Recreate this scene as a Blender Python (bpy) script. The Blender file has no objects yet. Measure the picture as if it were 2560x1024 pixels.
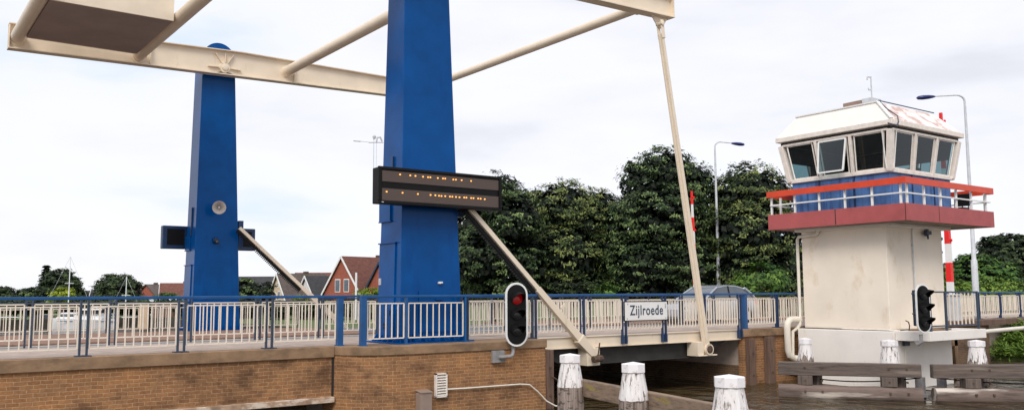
import bpy, bmesh, math, random
import numpy as np
from mathutils import Vector, Matrix
random.seed(7)
SC = bpy.context.scene
# ------------------------------------------------------------------ camera
F = 2189.0; PITCH = math.atan(223/F); ROLL = math.radians(0.31); AB = math.radians(36.36)
EYE = Vector((0, 0, 1.15))
_fh = Vector((math.sin(AB), math.cos(AB), 0)); _rh = Vector((math.cos(AB), -math.sin(AB), 0)); _up = Vector((0, 0, 1))
FW = _fh*math.cos(PITCH) + _up*math.sin(PITCH)
_u0 = -_fh*math.sin(PITCH) + _up*math.cos(PITCH)
RT = _rh*math.cos(ROLL) - _u0*math.sin(ROLL)
UP = _u0*math.cos(ROLL) + _rh*math.sin(ROLL)
cd = bpy.data.cameras.new('camera'); cam = bpy.data.objects.new('camera', cd); SC.collection.objects.link(cam)
cd.sensor_width = 36; cd.lens = F/2560*36; cd.clip_start = .1; cd.clip_end = 4000
cam.matrix_world = Matrix(((RT.x, UP.x, -FW.x, EYE.x), (RT.y, UP.y, -FW.y, EYE.y), (RT.z, UP.z, -FW.z, EYE.z), (0, 0, 0, 1)))
SC.camera = cam
# ------------------------------------------------------------------ world and sun
SUN_EL = math.radians(42); SUN_AZ = math.radians(228)      # azimuth from +Y clockwise: the sun stands behind and left of the viewer
w = bpy.data.worlds.new('World'); SC.world = w; w.use_nodes = True
nt = w.node_tree; nt.nodes.clear()
def N(tree, t, **kw):
    n = tree.nodes.new(t)
    for k, v in kw.items(): setattr(n, k, v)
    return n
out = N(nt, 'ShaderNodeOutputWorld'); bg = N(nt, 'ShaderNodeBackground'); bg2 = N(nt, 'ShaderNodeBackground'); mx = N(nt, 'ShaderNodeMixShader')
sky = N(nt, 'ShaderNodeTexSky', sky_type='NISHITA', sun_disc=False); sky.sun_elevation = SUN_EL; sky.sun_rotation = SUN_AZ
nt.links.new(sky.outputs[0], bg.inputs[0]); bg.inputs[1].default_value = .10
tc = N(nt, 'ShaderNodeTexCoord'); mp = N(nt, 'ShaderNodeMapping'); mp.inputs['Scale'].default_value = (1.6, 1.6, 5.5); mp.inputs['Location'].default_value = (.4, 1.3, .2)
nz = N(nt, 'ShaderNodeTexNoise'); nz.inputs['Scale'].default_value = 1.5; nz.inputs['Detail'].default_value = 6; nz.inputs['Roughness'].default_value = .5
cr = N(nt, 'ShaderNodeValToRGB')
e = cr.color_ramp.elements; e[0].position = .33; e[0].color = (.78, .79, .84, 1); e[1].position = .50; e[1].color = (.955, .955, 1.0, 1)
e2 = cr.color_ramp.elements.new(.41); e2.color = (.90, .90, .96, 1); e3 = cr.color_ramp.elements.new(.60); e3.color = (.93, .94, 1.0, 1); e4 = cr.color_ramp.elements.new(.70); e4.color = (.76, .85, 1.0, 1)
nt.links.new(tc.outputs['Generated'], mp.inputs[0]); nt.links.new(mp.outputs[0], nz.inputs['Vector']); nt.links.new(nz.outputs[0], cr.inputs[0])
nt.links.new(cr.outputs[0], bg2.inputs[0]); bg2.inputs[1].default_value = .74
mx.inputs[0].default_value = .93
nt.links.new(bg.outputs[0], mx.inputs[1]); nt.links.new(bg2.outputs[0], mx.inputs[2]); nt.links.new(mx.outputs[0], out.inputs[0])
sd = bpy.data.lights.new('sun', 'SUN'); so = bpy.data.objects.new('sun', sd); SC.collection.objects.link(so)
sd.energy = 1.45; sd.angle = math.radians(24); sd.color = (1, .96, .9)
_sv = Vector((math.sin(SUN_AZ)*math.cos(SUN_EL), math.cos(SUN_AZ)*math.cos(SUN_EL), math.sin(SUN_EL)))
so.rotation_euler = _sv.to_track_quat('Z', 'Y').to_euler()
SC.view_settings.view_transform = 'Standard'; SC.view_settings.look = 'None'; SC.view_settings.gamma = 1; SC.view_settings.exposure = .53
SC.render.engine = 'CYCLES'
SC.cycles.max_bounces = 8; SC.cycles.transparent_max_bounces = 16

def at(x, k, z=None):
    """ground position seen in picture column x at depth k metres"""
    v = FW*1.0 + RT*((x-1280)/F); v = Vector((v.x, v.y, 0)) ; 
    d = FW + RT*((x-1280)/F) - UP*((735-512)/F)
    p = EYE + d*k
    return Vector((p.x, p.y, p.z if z is None else z))
def onY(x, y, Y):
    d = FW + RT*((x-1280)/F) - UP*((y-512)/F)
    return EYE + d*((Y-EYE.y)/d.y)
def zat(y, k, x=1280):
    """height seen at picture row y at depth k"""
    return EYE.z + (741-.0052*x - y)*k/F
# ------------------------------------------------------------------ materials
def new_mat(name):
    m = bpy.data.materials.new(name); m.use_nodes = True; t = m.node_tree; b = t.nodes['Principled BSDF']; return m, t, b
def rgb(c): return (c[0], c[1], c[2], 1)
def noise(t, scale, detail=4, vec=None, sc3=None, rough=.55):
    n = N(t, 'ShaderNodeTexNoise'); n.inputs['Scale'].default_value = scale; n.inputs['Detail'].default_value = detail; n.inputs['Roughness'].default_value = rough
    c = N(t, 'ShaderNodeTexCoord'); src = c.outputs['Object'] if vec is None else vec
    if sc3:
        mpn = N(t, 'ShaderNodeMapping'); mpn.inputs['Scale'].default_value = sc3; t.links.new(src, mpn.inputs[0]); src = mpn.outputs[0]
    t.links.new(src, n.inputs['Vector']); return n
def ramp(t, src, stops):
    r = N(t, 'ShaderNodeValToRGB'); el = r.color_ramp.elements
    el[0].position, el[0].color = stops[0][0], rgb(stops[0][1]); el[1].position, el[1].color = stops[-1][0], rgb(stops[-1][1])
    for p, c in stops[1:-1]:
        x = el.new(p); x.color = rgb(c)
    t.links.new(src, r.inputs[0]); return r
def mixc(t, fac, a, b, mode='MIX'):
    m = N(t, 'ShaderNodeMix', data_type='RGBA', blend_type=mode)
    if isinstance(fac, (int, float)): m.inputs[0].default_value = fac
    else: t.links.new(fac, m.inputs[0])
    for i, v in ((6, a), (7, b)):
        if isinstance(v, tuple): m.inputs[i].default_value = rgb(v)
        else: t.links.new(v, m.inputs[i])
    return m.outputs[2]
def bump(t, b, src, strength, dist=.02):
    n = N(t, 'ShaderNodeBump'); n.inputs['Strength'].default_value = strength; n.inputs['Distance'].default_value = dist
    t.links.new(src, n.inputs['Height']); t.links.new(n.outputs[0], b.inputs['Normal'])
def mat(name, col, rough=.6, metal=0, var=.12, scale=3, dirt=None, dirt_sc=(4, 4, .6), dirt_lo=.56, dirt_hi=.8, bmp=.0, bsc=30, spec=None, emit=None):
    m, t, b = new_mat(name)
    n = noise(t, scale, 5)
    lo = tuple(c*(1-var) for c in col); hi = tuple(min(1, c*(1+var)) for c in col)
    c = ramp(t, n.outputs[0], [(.3, lo), (.7, hi)]).outputs[0]
    if dirt:
        d = noise(t, 1.0, 6, sc3=dirt_sc, rough=.65); r = ramp(t, d.outputs[0], [(dirt_lo, (0, 0, 0)), (dirt_hi, (1, 1, 1))])
        c = mixc(t, r.outputs[0], c, dirt)
    t.links.new(c, b.inputs['Base Color']); b.inputs['Roughness'].default_value = rough; b.inputs['Metallic'].default_value = metal
    if spec is not None: b.inputs['Specular IOR Level'].default_value = spec
    if bmp: bump(t, b, noise(t, bsc, 4).outputs[0], bmp)
    if emit: b.inputs['Emission Color'].default_value = rgb(emit[0]); b.inputs['Emission Strength'].default_value = emit[1]
    return m
M = {}
M['blue'] = mat('blue_paint', (.0002, .067, .255), .22, spec=.14, var=.16, scale=1.2, dirt=(.0, .04, .19), dirt_sc=(3, 3, .8), dirt_lo=.55, dirt_hi=.95, bmp=.05, bsc=12)
M['darkblue'] = mat('dark_blue_paint', (.005, .032, .10), .4, var=.2)
M['railblue'] = mat('rail_blue_paint', (.006, .075, .23), .4, var=.2)
M['cream'] = mat('cream_steel_paint', (.78, .665, .52), .45, var=.06, scale=1.5, dirt=(.45, .32, .2), dirt_sc=(5, 5, 1.2), dirt_lo=.62, dirt_hi=.95)
M['balu'] = mat('cream_rail_paint', (.80, .71, .60), .45, var=.06, dirt=(.5, .35, .22), dirt_lo=.66, dirt_hi=.9)
M['post'] = mat('slate_post_paint', (.03, .05, .085), .5, var=.25)
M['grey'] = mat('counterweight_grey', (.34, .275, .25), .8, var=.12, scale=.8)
M['bracketgrey'] = mat('bracket_grey', (.26, .25, .25), .6, var=.25, scale=8)
M['shorewood'] = mat('dark_shore_wood', (.045, .042, .03), .9, var=.4, scale=2)
M['black'] = mat('black_plastic', (.006, .006, .0065), .55, var=.2, spec=.2)
M['dark'] = mat('dark_interior', (.02, .02, .02), .8, var=.2)
M['rust'] = mat('rusty_steel', (.09, .055, .035), .8, var=.5, scale=14)
M['galv'] = mat('galvanised_steel', (.55, .57, .60), .5, metal=.0, var=.12, scale=6)
M['white'] = mat('white_paint', (.82, .81, .79), .5, var=.04)
M['whitewall'] = mat('white_render', (.88, .83, .77), .85, var=.05, scale=1.2, dirt=(.42, .33, .24), dirt_sc=(2.5, 2.5, 1.2), dirt_lo=.62, dirt_hi=.92, bmp=.15, bsc=25)
M['render'] = mat('cream_render', (.87, .775, .655), .85, var=.06, scale=.9, dirt=(.62, .47, .28), dirt_sc=(1.3, 1.3, .8), dirt_lo=.58, dirt_hi=.85, bmp=.15, bsc=22)
M['frame'] = mat('weathered_white_frame', (.80, .73, .66), .6, var=.1, scale=6, dirt=(.35, .27, .2), dirt_sc=(9, 9, 5), dirt_lo=.6, dirt_hi=.85)
M['faded'] = mat('faded_blue_panel', (.07, .17, .40), .5, var=.3, scale=2.5, dirt=(.01, .05, .2), dirt_sc=(5, 5, .5), dirt_lo=.5, dirt_hi=.7)
M['orange'] = mat('orange_red_paint', (.66, .06, .018), .45, var=.1, dirt=(.4, .03, .02), dirt_lo=.6, dirt_hi=.9)
M['dusty'] = mat('dusty_red_panel', (.40, .085, .085), .6, var=.12, scale=2, dirt=(.25, .03, .03), dirt_sc=(6, 6, .6), dirt_lo=.62, dirt_hi=.8)
M['red'] = mat('signal_red', (.8, .012, .008), .4, var=.05)
M['signface'] = mat('display_face', (.075, .052, .042), .6, var=.2, scale=8)
M['led'] = mat('amber_led', (1, .45, .1), .5, var=0, emit=((1, .40, .10), 1.1))
M['redlens'] = mat('red_signal_lens', (.30, .003, .003), .3, var=0, emit=((1, .01, .01), .05))
M['lens'] = mat('unlit_lens', (.02, .02, .02), .2, var=.1)
M['coping'] = mat('tan_coping', (.28, .175, .10), .9, var=.25, scale=3, dirt=(.085, .06, .038), dirt_sc=(.9, .9, 2), dirt_lo=.50, dirt_hi=.76, bmp=.3, bsc=18)
M['coptop'] = mat('coping_paving', (.46, .37, .31), .9, var=.2, scale=2, dirt=(.2, .14, .1), dirt_sc=(2, 2, 2), dirt_lo=.55, dirt_hi=.8)
M['lintel'] = mat('stained_lintel', (.36, .24, .16), .9, var=.4, scale=5, dirt=(.65, .55, .45), dirt_sc=(3, 3, 6), dirt_lo=.5, dirt_hi=.62)
M['asphalt'] = mat('asphalt', (.17, .18, .19), .9, var=.15, scale=5, bmp=.2, bsc=120)
M['marking'] = mat('road_marking', (.7, .7, .68), .7, var=.1)
M['redpave'] = mat('red_brick_paving', (.26, .15, .105), .9, var=.3, scale=8, dirt=(.1, .06, .045), dirt_sc=(1, 1, 1))
M['walk'] = mat('pavement', (.40, .32, .27), .9, var=.2, scale=3)
M['grass'] = mat('grass', (.085, .12, .03), .95, var=.5, scale=1.5, dirt=(.06, .09, .02), dirt_sc=(.5, .5, .5))
M['bark'] = mat('bark', (.09, .065, .045), .95, var=.4, scale=6, bmp=.6, bsc=12)
M['lampblue'] = mat('lamp_head_blue', (.01, .02, .13), .4, var=.1)
M['cargrey'] = mat('car_grey_paint', (.45, .48, .53), .25, metal=.5, var=.03)
M['rubber'] = mat('rubber', (.015, .015, .015), .8, var=.2)
M['brickred'] = mat('house_brick', (.33, .095, .06), .9, var=.2, scale=4)
M['tilered'] = mat('roof_tile_brown', (.16, .062, .045), .85, var=.3, scale=3)
M['tiledark'] = mat('roof_tile_dark', (.045, .045, .05), .8, var=.3, scale=3)
M['tilemid'] = mat('roof_tile_grey_brown', (.11, .085, .075), .85, var=.3, scale=3)
M['beigewall'] = mat('beige_house_wall', (.6, .47, .33), .85, var=.1)
M['hull'] = mat('boat_white', (.80, .82, .84), .35, var=.05)
M['hulldark'] = mat('boat_dark_canvas', (.02, .025, .035), .8, var=.2)
M['pipewhite'] = mat('white_plastic_pipe', (.78, .72, .62), .5, var=.06, dirt=(.45, .36, .26), dirt_lo=.6, dirt_hi=.9)

def tile_mat(m, freq=9):
    t = m.node_tree; b = t.nodes['Principled BSDF']; c = N(t, 'ShaderNodeTexCoord'); s = N(t, 'ShaderNodeSeparateXYZ'); t.links.new(c.outputs['Object'], s.inputs[0])
    k = N(t, 'ShaderNodeMath', operation='MULTIPLY'); k.inputs[1].default_value = freq; t.links.new(s.outputs[2], k.inputs[0])
    f = N(t, 'ShaderNodeMath', operation='FRACT'); t.links.new(k.outputs[0], f.inputs[0]); bump(t, b, f.outputs[0], 1.0, .05)
for k in ('tilered', 'tiledark', 'tilemid'): tile_mat(M[k], 4.2)

def brick_mat(name, c1, c2, mortar, bw=.21, rh=.072, stain=(.10, .07, .04)):
    m, t, b = new_mat(name)
    g = N(t, 'ShaderNodeNewGeometry'); cr_ = N(t, 'ShaderNodeVectorMath', operation='CROSS_PRODUCT'); cr_.inputs[0].default_value = (0, 0, 1)
    t.links.new(g.outputs['True Normal'], cr_.inputs[1])
    dt = N(t, 'ShaderNodeVectorMath', operation='DOT_PRODUCT'); t.links.new(cr_.outputs[0], dt.inputs[0]); t.links.new(g.outputs['Position'], dt.inputs[1])
    sp = N(t, 'ShaderNodeSeparateXYZ'); t.links.new(g.outputs['Position'], sp.inputs[0])
    cb = N(t, 'ShaderNodeCombineXYZ'); t.links.new(dt.outputs['Value'], cb.inputs[0]); t.links.new(sp.outputs[2], cb.inputs[1])
    wob = noise(t, 3, 3, vec=g.outputs['Position']); sub = N(t, 'ShaderNodeVectorMath', operation='SCALE'); sub.inputs['Scale'].default_value = .03
    t.links.new(wob.outputs['Color'], sub.inputs[0]); ad = N(t, 'ShaderNodeVectorMath', operation='ADD'); t.links.new(cb.outputs[0], ad.inputs[0]); t.links.new(sub.outputs[0], ad.inputs[1])
    br = N(t, 'ShaderNodeTexBrick'); br.inputs['Scale'].default_value = 1; br.inputs['Brick Width'].default_value = bw; br.inputs['Row Height'].default_value = rh
    br.inputs['Mortar Size'].default_value = .008; br.inputs['Mortar Smooth'].default_value = .3; br.inputs['Bias'].default_value = 0.0
    br.inputs['Color1'].default_value = rgb(c1); br.inputs['Color2'].default_value = rgb(c2); br.inputs['Mortar'].default_value = rgb(mortar)
    t.links.new(ad.outputs[0], br.inputs['Vector'])
    n1 = noise(t, 1.0, 6, vec=g.outputs['Position'], sc3=(1.1, 1.1, 1.6), rough=.65); r1 = ramp(t, n1.outputs[0], [(.34, (.48, .47, .47)), (.48, (.95, .95, .95)), (.66, (1.2, 1.14, 1.02))])
    c = mixc(t, 1.0, br.outputs['Color'], r1.outputs[0], 'MULTIPLY')
    n2 = noise(t, 1.0, 6, vec=g.outputs['Position'], sc3=(2.0, 2.0, .5), rough=.7); r2 = ramp(t, n2.outputs[0], [(.60, (0, 0, 0)), (.80, (.7, .7, .7))])
    c = mixc(t, r2.outputs[0], c, stain)
    n3 = noise(t, 22, 4, vec=g.outputs['Position']); r3 = ramp(t, n3.outputs[0], [(.3, (.75, .75, .75)), (.7, (1.2, 1.2, 1.2))]); c = mixc(t, .8, c, r3.outputs[0], 'MULTIPLY')
    # waterline tide mark
    t.links.new(c, b.inputs['Base Color']); b.inputs['Roughness'].default_value = .9
    inv = N(t, 'ShaderNodeMath', operation='SUBTRACT'); inv.inputs[0].default_value = 1; t.links.new(br.outputs['Fac'], inv.inputs[1]); bump(t, b, inv.outputs[0], .7, .02)
    return m
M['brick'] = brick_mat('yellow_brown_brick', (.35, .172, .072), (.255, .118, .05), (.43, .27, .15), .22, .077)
M['brickdark'] = brick_mat('dark_brown_brick', (.17, .10, .055), (.125, .072, .04), (.2, .14, .09), stain=(.05, .04, .025))  # on the side walls under the deck this tone paints in shade

def wood_mat(name, c1, c2, pale, axis_scale, palelo=.6):
    m, t, b = new_mat(name)
    c0_ = N(t, 'ShaderNodeTexCoord'); oi = N(t, 'ShaderNodeObjectInfo'); sc_r = N(t, 'ShaderNodeMath', operation='MULTIPLY'); sc_r.inputs[1].default_value = 19.0; t.links.new(oi.outputs['Random'], sc_r.inputs[0])
    av = N(t, 'ShaderNodeVectorMath', operation='ADD'); t.links.new(c0_.outputs['Object'], av.inputs[0]); t.links.new(sc_r.outputs[0], av.inputs[1]); vv = av.outputs[0]
    n = noise(t, 1.0, 7, vec=vv, sc3=axis_scale, rough=.7); c = ramp(t, n.outputs[0], [(.28, c1), (.5, c2), (.72, tuple(x*1.3 for x in c2))]).outputs[0]
    n2 = noise(t, 1.0, 5, vec=vv, sc3=tuple(s*.35 for s in axis_scale)); r2 = ramp(t, n2.outputs[0], [(palelo, (0, 0, 0)), (palelo+.08, (1, 1, 1))]); c = mixc(t, r2.outputs[0], c, pale)
    t.links.new(c, b.inputs['Base Color']); b.inputs['Roughness'].default_value = .9; bump(t, b, n.outputs[0], .6, .02); return m
M['fender'] = wood_mat('weathered_fender_wood', (.045, .033, .028), (.13, .10, .085), (.22, .18, .15), (12, 12, 1.1))
M['log'] = wood_mat('weathered_log_wood', (.06, .042, .035), (.17, .125, .105), (.60, .53, .46), (6, 6, .8), .56)
M['mossy'] = wood_mat('mossy_timber', (.08, .06, .045), (.22, .16, .11), (.24, .19, .05), (1.5, 1.5, 14), .6)
M['timber'] = wood_mat('brown_wall_timber', (.07, .04, .03), (.15, .09, .065), (.2, .14, .1), (14, 14, 1.2), .62)

def bollard_mat(name, split, ragged):
    """white paint flaking off vertical-grained timber below a ragged line; z measured from the bollard's base"""
    m, t, b = new_mat(name)
    c = N(t, 'ShaderNodeTexCoord'); s = N(t, 'ShaderNodeSeparateXYZ'); t.links.new(c.outputs['Object'], s.inputs[0])
    oi = N(t, 'ShaderNodeObjectInfo'); sc_r = N(t, 'ShaderNodeMath', operation='MULTIPLY'); sc_r.inputs[1].default_value = 23.0; t.links.new(oi.outputs['Random'], sc_r.inputs[0])
    av = N(t, 'ShaderNodeVectorMath', operation='ADD'); t.links.new(c.outputs['Object'], av.inputs[0]); t.links.new(sc_r.outputs[0], av.inputs[1]); vv = av.outputs[0]
    g = noise(t, 1.0, 6, vec=vv, sc3=(26, 26, 1.6), rough=.65)
    wood = ramp(t, g.outputs[0], [(.3, (.08, .06, .05)), (.5, (.30, .235, .20)), (.7, (.44, .37, .33))]).outputs[0]
    chk = noise(t, 1.0, 3, vec=vv, sc3=(7, 7, 13)); wood = mixc(t, ramp(t, chk.outputs[0], [(.56, (0, 0, 0)), (.6, (.7, .7, .7))]).outputs[0], wood, (.05, .04, .033))
    flake = noise(t, 1.0, 6, vec=vv, sc3=(17, 17, 1.3), rough=.75)
    paint = ramp(t, flake.outputs[0], [(.40, (.16, .12, .10)), (.47, (.80, .76, .74)), (.7, (.88, .86, .86))]).outputs[0]
    rg = noise(t, 1.0, 4, vec=vv, sc3=(7, 7, 1.0)); mu = N(t, 'ShaderNodeMath', operation='MULTIPLY_ADD'); mu.inputs[1].default_value = ragged; mu.inputs[2].default_value = -ragged*.5
    t.links.new(rg.outputs[0], mu.inputs[0]); a = N(t, 'ShaderNodeMath', operation='ADD'); t.links.new(mu.outputs[0], a.inputs[0]); t.links.new(s.outputs[2], a.inputs[1])
    gt = N(t, 'ShaderNodeMath', operation='GREATER_THAN'); gt.inputs[1].default_value = split; t.links.new(a.outputs[0], gt.inputs[0])
    t.links.new(mixc(t, gt.outputs[0], wood, paint), b.inputs['Base Color']); b.inputs['Roughness'].default_value = .85; bump(t, b, g.outputs[0], .9, .03); return m
M['boll'] = bollard_mat('flaking_white_bollard', 1.02, .06)
M['boll2'] = bollard_mat('ragged_white_bollard', 1.12, .75)
M['cap'] = mat('white_bollard_cap', (.84, .81, .82), .6, var=.05, dirt=(.42, .35, .3), dirt_sc=(9, 9, 9), dirt_lo=.58, dirt_hi=.74)

def leaf_mat(name, lo, mid, hi):
    m, t, b = new_mat(name); a = N(t, 'ShaderNodeAttribute', attribute_name='tint')
    r = ramp(t, a.outputs['Fac'], [(0, lo), (.5, mid), (1, hi)])
    t.links.new(r.outputs[0], b.inputs['Base Color']); b.inputs['Roughness'].default_value = .6; b.inputs['Specular IOR Level'].default_value = .25
    tr = N(t, 'ShaderNodeBsdfTranslucent'); t.links.new(r.outputs[0], tr.inputs[0]); ms = N(t, 'ShaderNodeMixShader'); ms.inputs[0].default_value = .12
    o = t.nodes['Material Output']; t.links.new(b.outputs[0], ms.inputs[1]); t.links.new(tr.outputs[0], ms.inputs[2]); t.links.new(ms.outputs[0], o.inputs[0]); return m
M['leaf'] = leaf_mat('tree_leaves', (.006, .012, .004), (.055, .095, .034), (.22, .30, .11))
M['leafgold'] = leaf_mat('yellowing_tree_leaves', (.007, .013, .004), (.06, .095, .032), (.28, .32, .10))
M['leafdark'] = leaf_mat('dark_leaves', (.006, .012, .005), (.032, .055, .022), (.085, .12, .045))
M['leafgrn'] = leaf_mat('fresh_green_leaves', (.03, .08, .015), (.08, .17, .03), (.16, .27, .05))
M['leafyel'] = leaf_mat('yellow_green_leaves', (.14, .20, .02), (.30, .36, .03), (.45, .48, .05))
M['leafhedge'] = leaf_mat('hedge_leaves', (.05, .11, .015), (.13, .22, .03), (.22, .32, .05))

m, t, b = new_mat('canal_water'); M['water'] = m
g = N(t, 'ShaderNodeTexCoord'); n1 = noise(t, 1.0, 5, vec=g.outputs['Object'], sc3=(1.1, .8, 1), rough=.42); n2 = noise(t, 1.0, 3, vec=g.outputs['Object'], sc3=(.45, .3, 1))
s_ = N(t, 'ShaderNodeMath', operation='ADD'); t.links.new(n1.outputs[0], s_.inputs[0]); t.links.new(n2.outputs[0], s_.inputs[1])
b.inputs['Base Color'].default_value = (.060, .042, .020, 1); b.inputs['Roughness'].default_value = .06; b.inputs['IOR'].default_value = 1.33; bump(t, b, s_.outputs[0], 1.0, .9)
def glass_mat(name, tint, refl):
    m, t, b = new_mat(name); tr = N(t, 'ShaderNodeBsdfTransparent'); tr.inputs[0].default_value = rgb(tint)
    gl = N(t, 'ShaderNodeBsdfGlossy'); gl.inputs['Roughness'].default_value = .02; gl.inputs[0].default_value = (.85, .95, 1, 1)
    fr = N(t, 'ShaderNodeFresnel'); fr.inputs[0].default_value = refl; ms = N(t, 'ShaderNodeMixShader')
    t.links.new(fr.outputs[0], ms.inputs[0]); t.links.new(tr.outputs[0], ms.inputs[1]); t.links.new(gl.outputs[0], ms.inputs[2]); t.links.new(ms.outputs[0], t.nodes['Material Output'].inputs[0]); return m
M['glass'] = glass_mat('tinted_tower_glass', (.34, .47, .50), 1.4)
M['carglass'] = mat('dark_car_glass', (.10, .12, .14), .08, var=0)
M['winglass'] = mat('house_window_glass', (.10, .12, .15), .1, var=.2)

# ------------------------------------------------------------------ geometry helpers
class MB:
    def __init__(s): s.v = []; s.f = []
    def add(s, vs, fs):
        o = len(s.v); s.v += [tuple(v) for v in vs]; s.f += [tuple(i+o for i in f) for f in fs]; return s
    def box(s, x0, x1, y0, y1, z0, z1):
        return s.add([(x0,y0,z0),(x1,y0,z0),(x1,y1,z0),(x0,y1,z0),(x0,y0,z1),(x1,y0,z1),(x1,y1,z1),(x0,y1,z1)],
                     [(0,3,2,1),(4,5,6,7),(0,1,5,4),(1,2,6,5),(2,3,7,6),(3,0,4,7)])
    def hexa(s, p):   # eight corners: bottom ring then top ring
        return s.add(p, [(0,3,2,1),(4,5,6,7),(0,1,5,4),(1,2,6,5),(2,3,7,6),(3,0,4,7)])
    def prism(s, poly, vec):
        n = len(poly); vec = Vector(vec); a = [Vector(p) for p in poly]; b_ = [p+vec for p in a]
        return s.add(a+b_, [tuple(range(n))[::-1], tuple(range(n, 2*n))] + [(i, (i+1) % n, n+(i+1) % n, n+i) for i in range(n)])
    def bar(s, p0, p1, w, h, w1=None, h1=None, upv=(0, 0, 1)):
        p0, p1 = Vector(p0), Vector(p1); d = (p1-p0).normalized(); u = Vector(upv)
        if abs(d.dot(u)) > .98: u = Vector((0, 1, 0))
        r = d.cross(u).normalized(); u = r.cross(d).normalized(); w1 = w if w1 is None else w1; h1 = h if h1 is None else h1
        def ring(p, w, h): return [p-r*w/2-u*h/2, p+r*w/2-u*h/2, p+r*w/2+u*h/2, p-r*w/2+u*h/2]
        return s.add(ring(p0, w, h)+ring(p1, w1, h1), [(0,3,2,1),(4,5,6,7),(0,1,5,4),(1,2,6,5),(2,3,7,6),(3,0,4,7)])
    def tube(s, path, r, n=12, r1=None):
        path = [Vector(p) for p in path]; vs = []; fs = []; L = len(path); pr = None
        for i, p in enumerate(path):
            d = (path[min(i+1, L-1)]-path[max(i-1, 0)]).normalized()
            if pr is None: a = d.cross(Vector((0, 0, 1)) if abs(d.z) < .95 else Vector((0, 1, 0))).normalized()
            else: a = (pr - d*pr.dot(d)).normalized()
            pr = a; b_ = d.cross(a); rr = r if r1 is None else r+(r1-r)*i/(L-1)
            for k in range(n):
                t_ = 2*math.pi*k/n; vs.append(p+a*math.cos(t_)*rr+b_*math.sin(t_)*rr)
        for i in range(L-1):
            for k in range(n): fs.append((i*n+k, i*n+(k+1) % n, (i+1)*n+(k+1) % n, (i+1)*n+k))
        fs.append(tuple(range(n))[::-1]); fs.append(tuple((L-1)*n+k for k in range(n))); return s.add(vs, fs)
    def lathe(s, prof, org=(0, 0, 0), axis=(0, 0, 1), n=16):
        ax = Vector(axis).normalized(); a = ax.cross(Vector((0, 0, 1)) if abs(ax.z) < .95 else Vector((1, 0, 0))).normalized(); b_ = ax.cross(a); o = Vector(org); vs = []; fs = []
        for (h, r) in prof:
            for k in range(n):
                t_ = 2*math.pi*(k+.5)/n; vs.append(o+ax*h+(a*math.cos(t_)+b_*math.sin(t_))*max(r, 1e-4))
        for i in range(len(prof)-1):
            for k in range(n): fs.append((i*n+k, i*n+(k+1) % n, (i+1)*n+(k+1) % n, (i+1)*n+k))
        fs.append(tuple(range(n))[::-1]); fs.append(tuple((len(prof)-1)*n+k for k in range(n))); return s.add(vs, fs)
    def build(s, name, m, parent=None, bevel=0, smooth=False, flip=True):
        org = Vector((0, 0, 0)) if parent is None else world_loc(parent)
        me = bpy.data.meshes.new(name); me.from_pydata([tuple(Vector(v)-org) for v in s.v], [], s.f)
        bm = bmesh.new(); bm.from_mesh(me); bmesh.ops.recalc_face_normals(bm, faces=bm.faces); bm.to_mesh(me); bm.free()
        me.materials.append(M[m] if isinstance(m, str) else m)
        o = bpy.data.objects.new(name, me); SC.collection.objects.link(o)
        if parent is not None: o.parent = parent
        if smooth:
            me.polygons.foreach_set('use_smooth', [True]*len(me.polygons)); me.set_sharp_from_angle(angle=math.radians(35))
        if bevel:
            md = o.modifiers.new('bevel', 'BEVEL'); md.width = bevel; md.segments = 2; md.limit_method = 'ANGLE'; md.angle_limit = math.radians(40)
        return o
def world_loc(o):
    v = Vector((0, 0, 0))
    while o is not None: v += o.location; o = o.parent
    return v
def box(*a): return MB().box(*a)
def tag(o, label=None, cat=None, group=None, kind=None):
    if label: o['label'] = label
    if cat: o['category'] = cat
    if group: o['group'] = group
    if kind: o['kind'] = kind
    return o
def thing(name, label, cat, loc, group=None):
    o = bpy.data.objects.new(name, None); SC.collection.objects.link(o); o.location = loc; o.empty_display_size = .3
    return tag(o, label, cat, group)
def solo(o, label, cat, group=None): return tag(o, label, cat, group)
def recenter(o, loc):
    """move a single-mesh thing's origin to its own base"""
    loc = Vector(loc); o.data.transform(Matrix.Translation(-loc)); o.location = loc; return o
def copy_tree(o, parent=None):
    c = o.copy(); SC.collection.objects.link(c); c.parent = parent
    for ch in list(o.children): copy_tree(ch, c)
    return c
def structure(o): return tag(o, kind='structure')

WZ = -1.75
# ------------------------------------------------------------------ setting: water, land, road
o = MB().add([(-900, -60, WZ), (1500, -60, WZ), (1500, 1500, WZ), (-900, 1500, WZ)], [(0, 1, 2, 3)]).build('water', 'water'); structure(o)
def land(name, poly, ztop, m, zbot=WZ-.6):
    o = MB().prism([(x, y, zbot) for x, y in poly], (0, 0, ztop-zbot)).build(name, m); return structure(o)
land('ground', [(-900, 92), (22.9, 92), (22.9, 33.6), (60, 33.6), (400, 33.6), (1500, 33.6), (1500, 1500), (-900, 1500)], -.95, 'grass')
bo = [(38.9, 18.4), (39.9, 15.6), (42.9, 12.4), (50, 9.4), (90, 2), (1500, -20)]; bi = [(40.4, 18.4), (41.3, 16.4), (44.0, 13.6), (51, 10.8), (91, 3.6), (1500, -18)]
_m = MB(); _nb = len(bo); _m.add([(x, y, WZ-.1) for x, y in bo]+[(x, y, -.75) for x, y in bi]+[(1500, 18.4, -.6), (41, 18.4, -.6)], [(i_, i_+1, _nb+i_+1, _nb+i_) for i_ in range(_nb-1)]+[tuple(range(_nb, 2*_nb))+(2*_nb,)])
structure(_m.build('river_bank', 'grass'))
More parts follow.
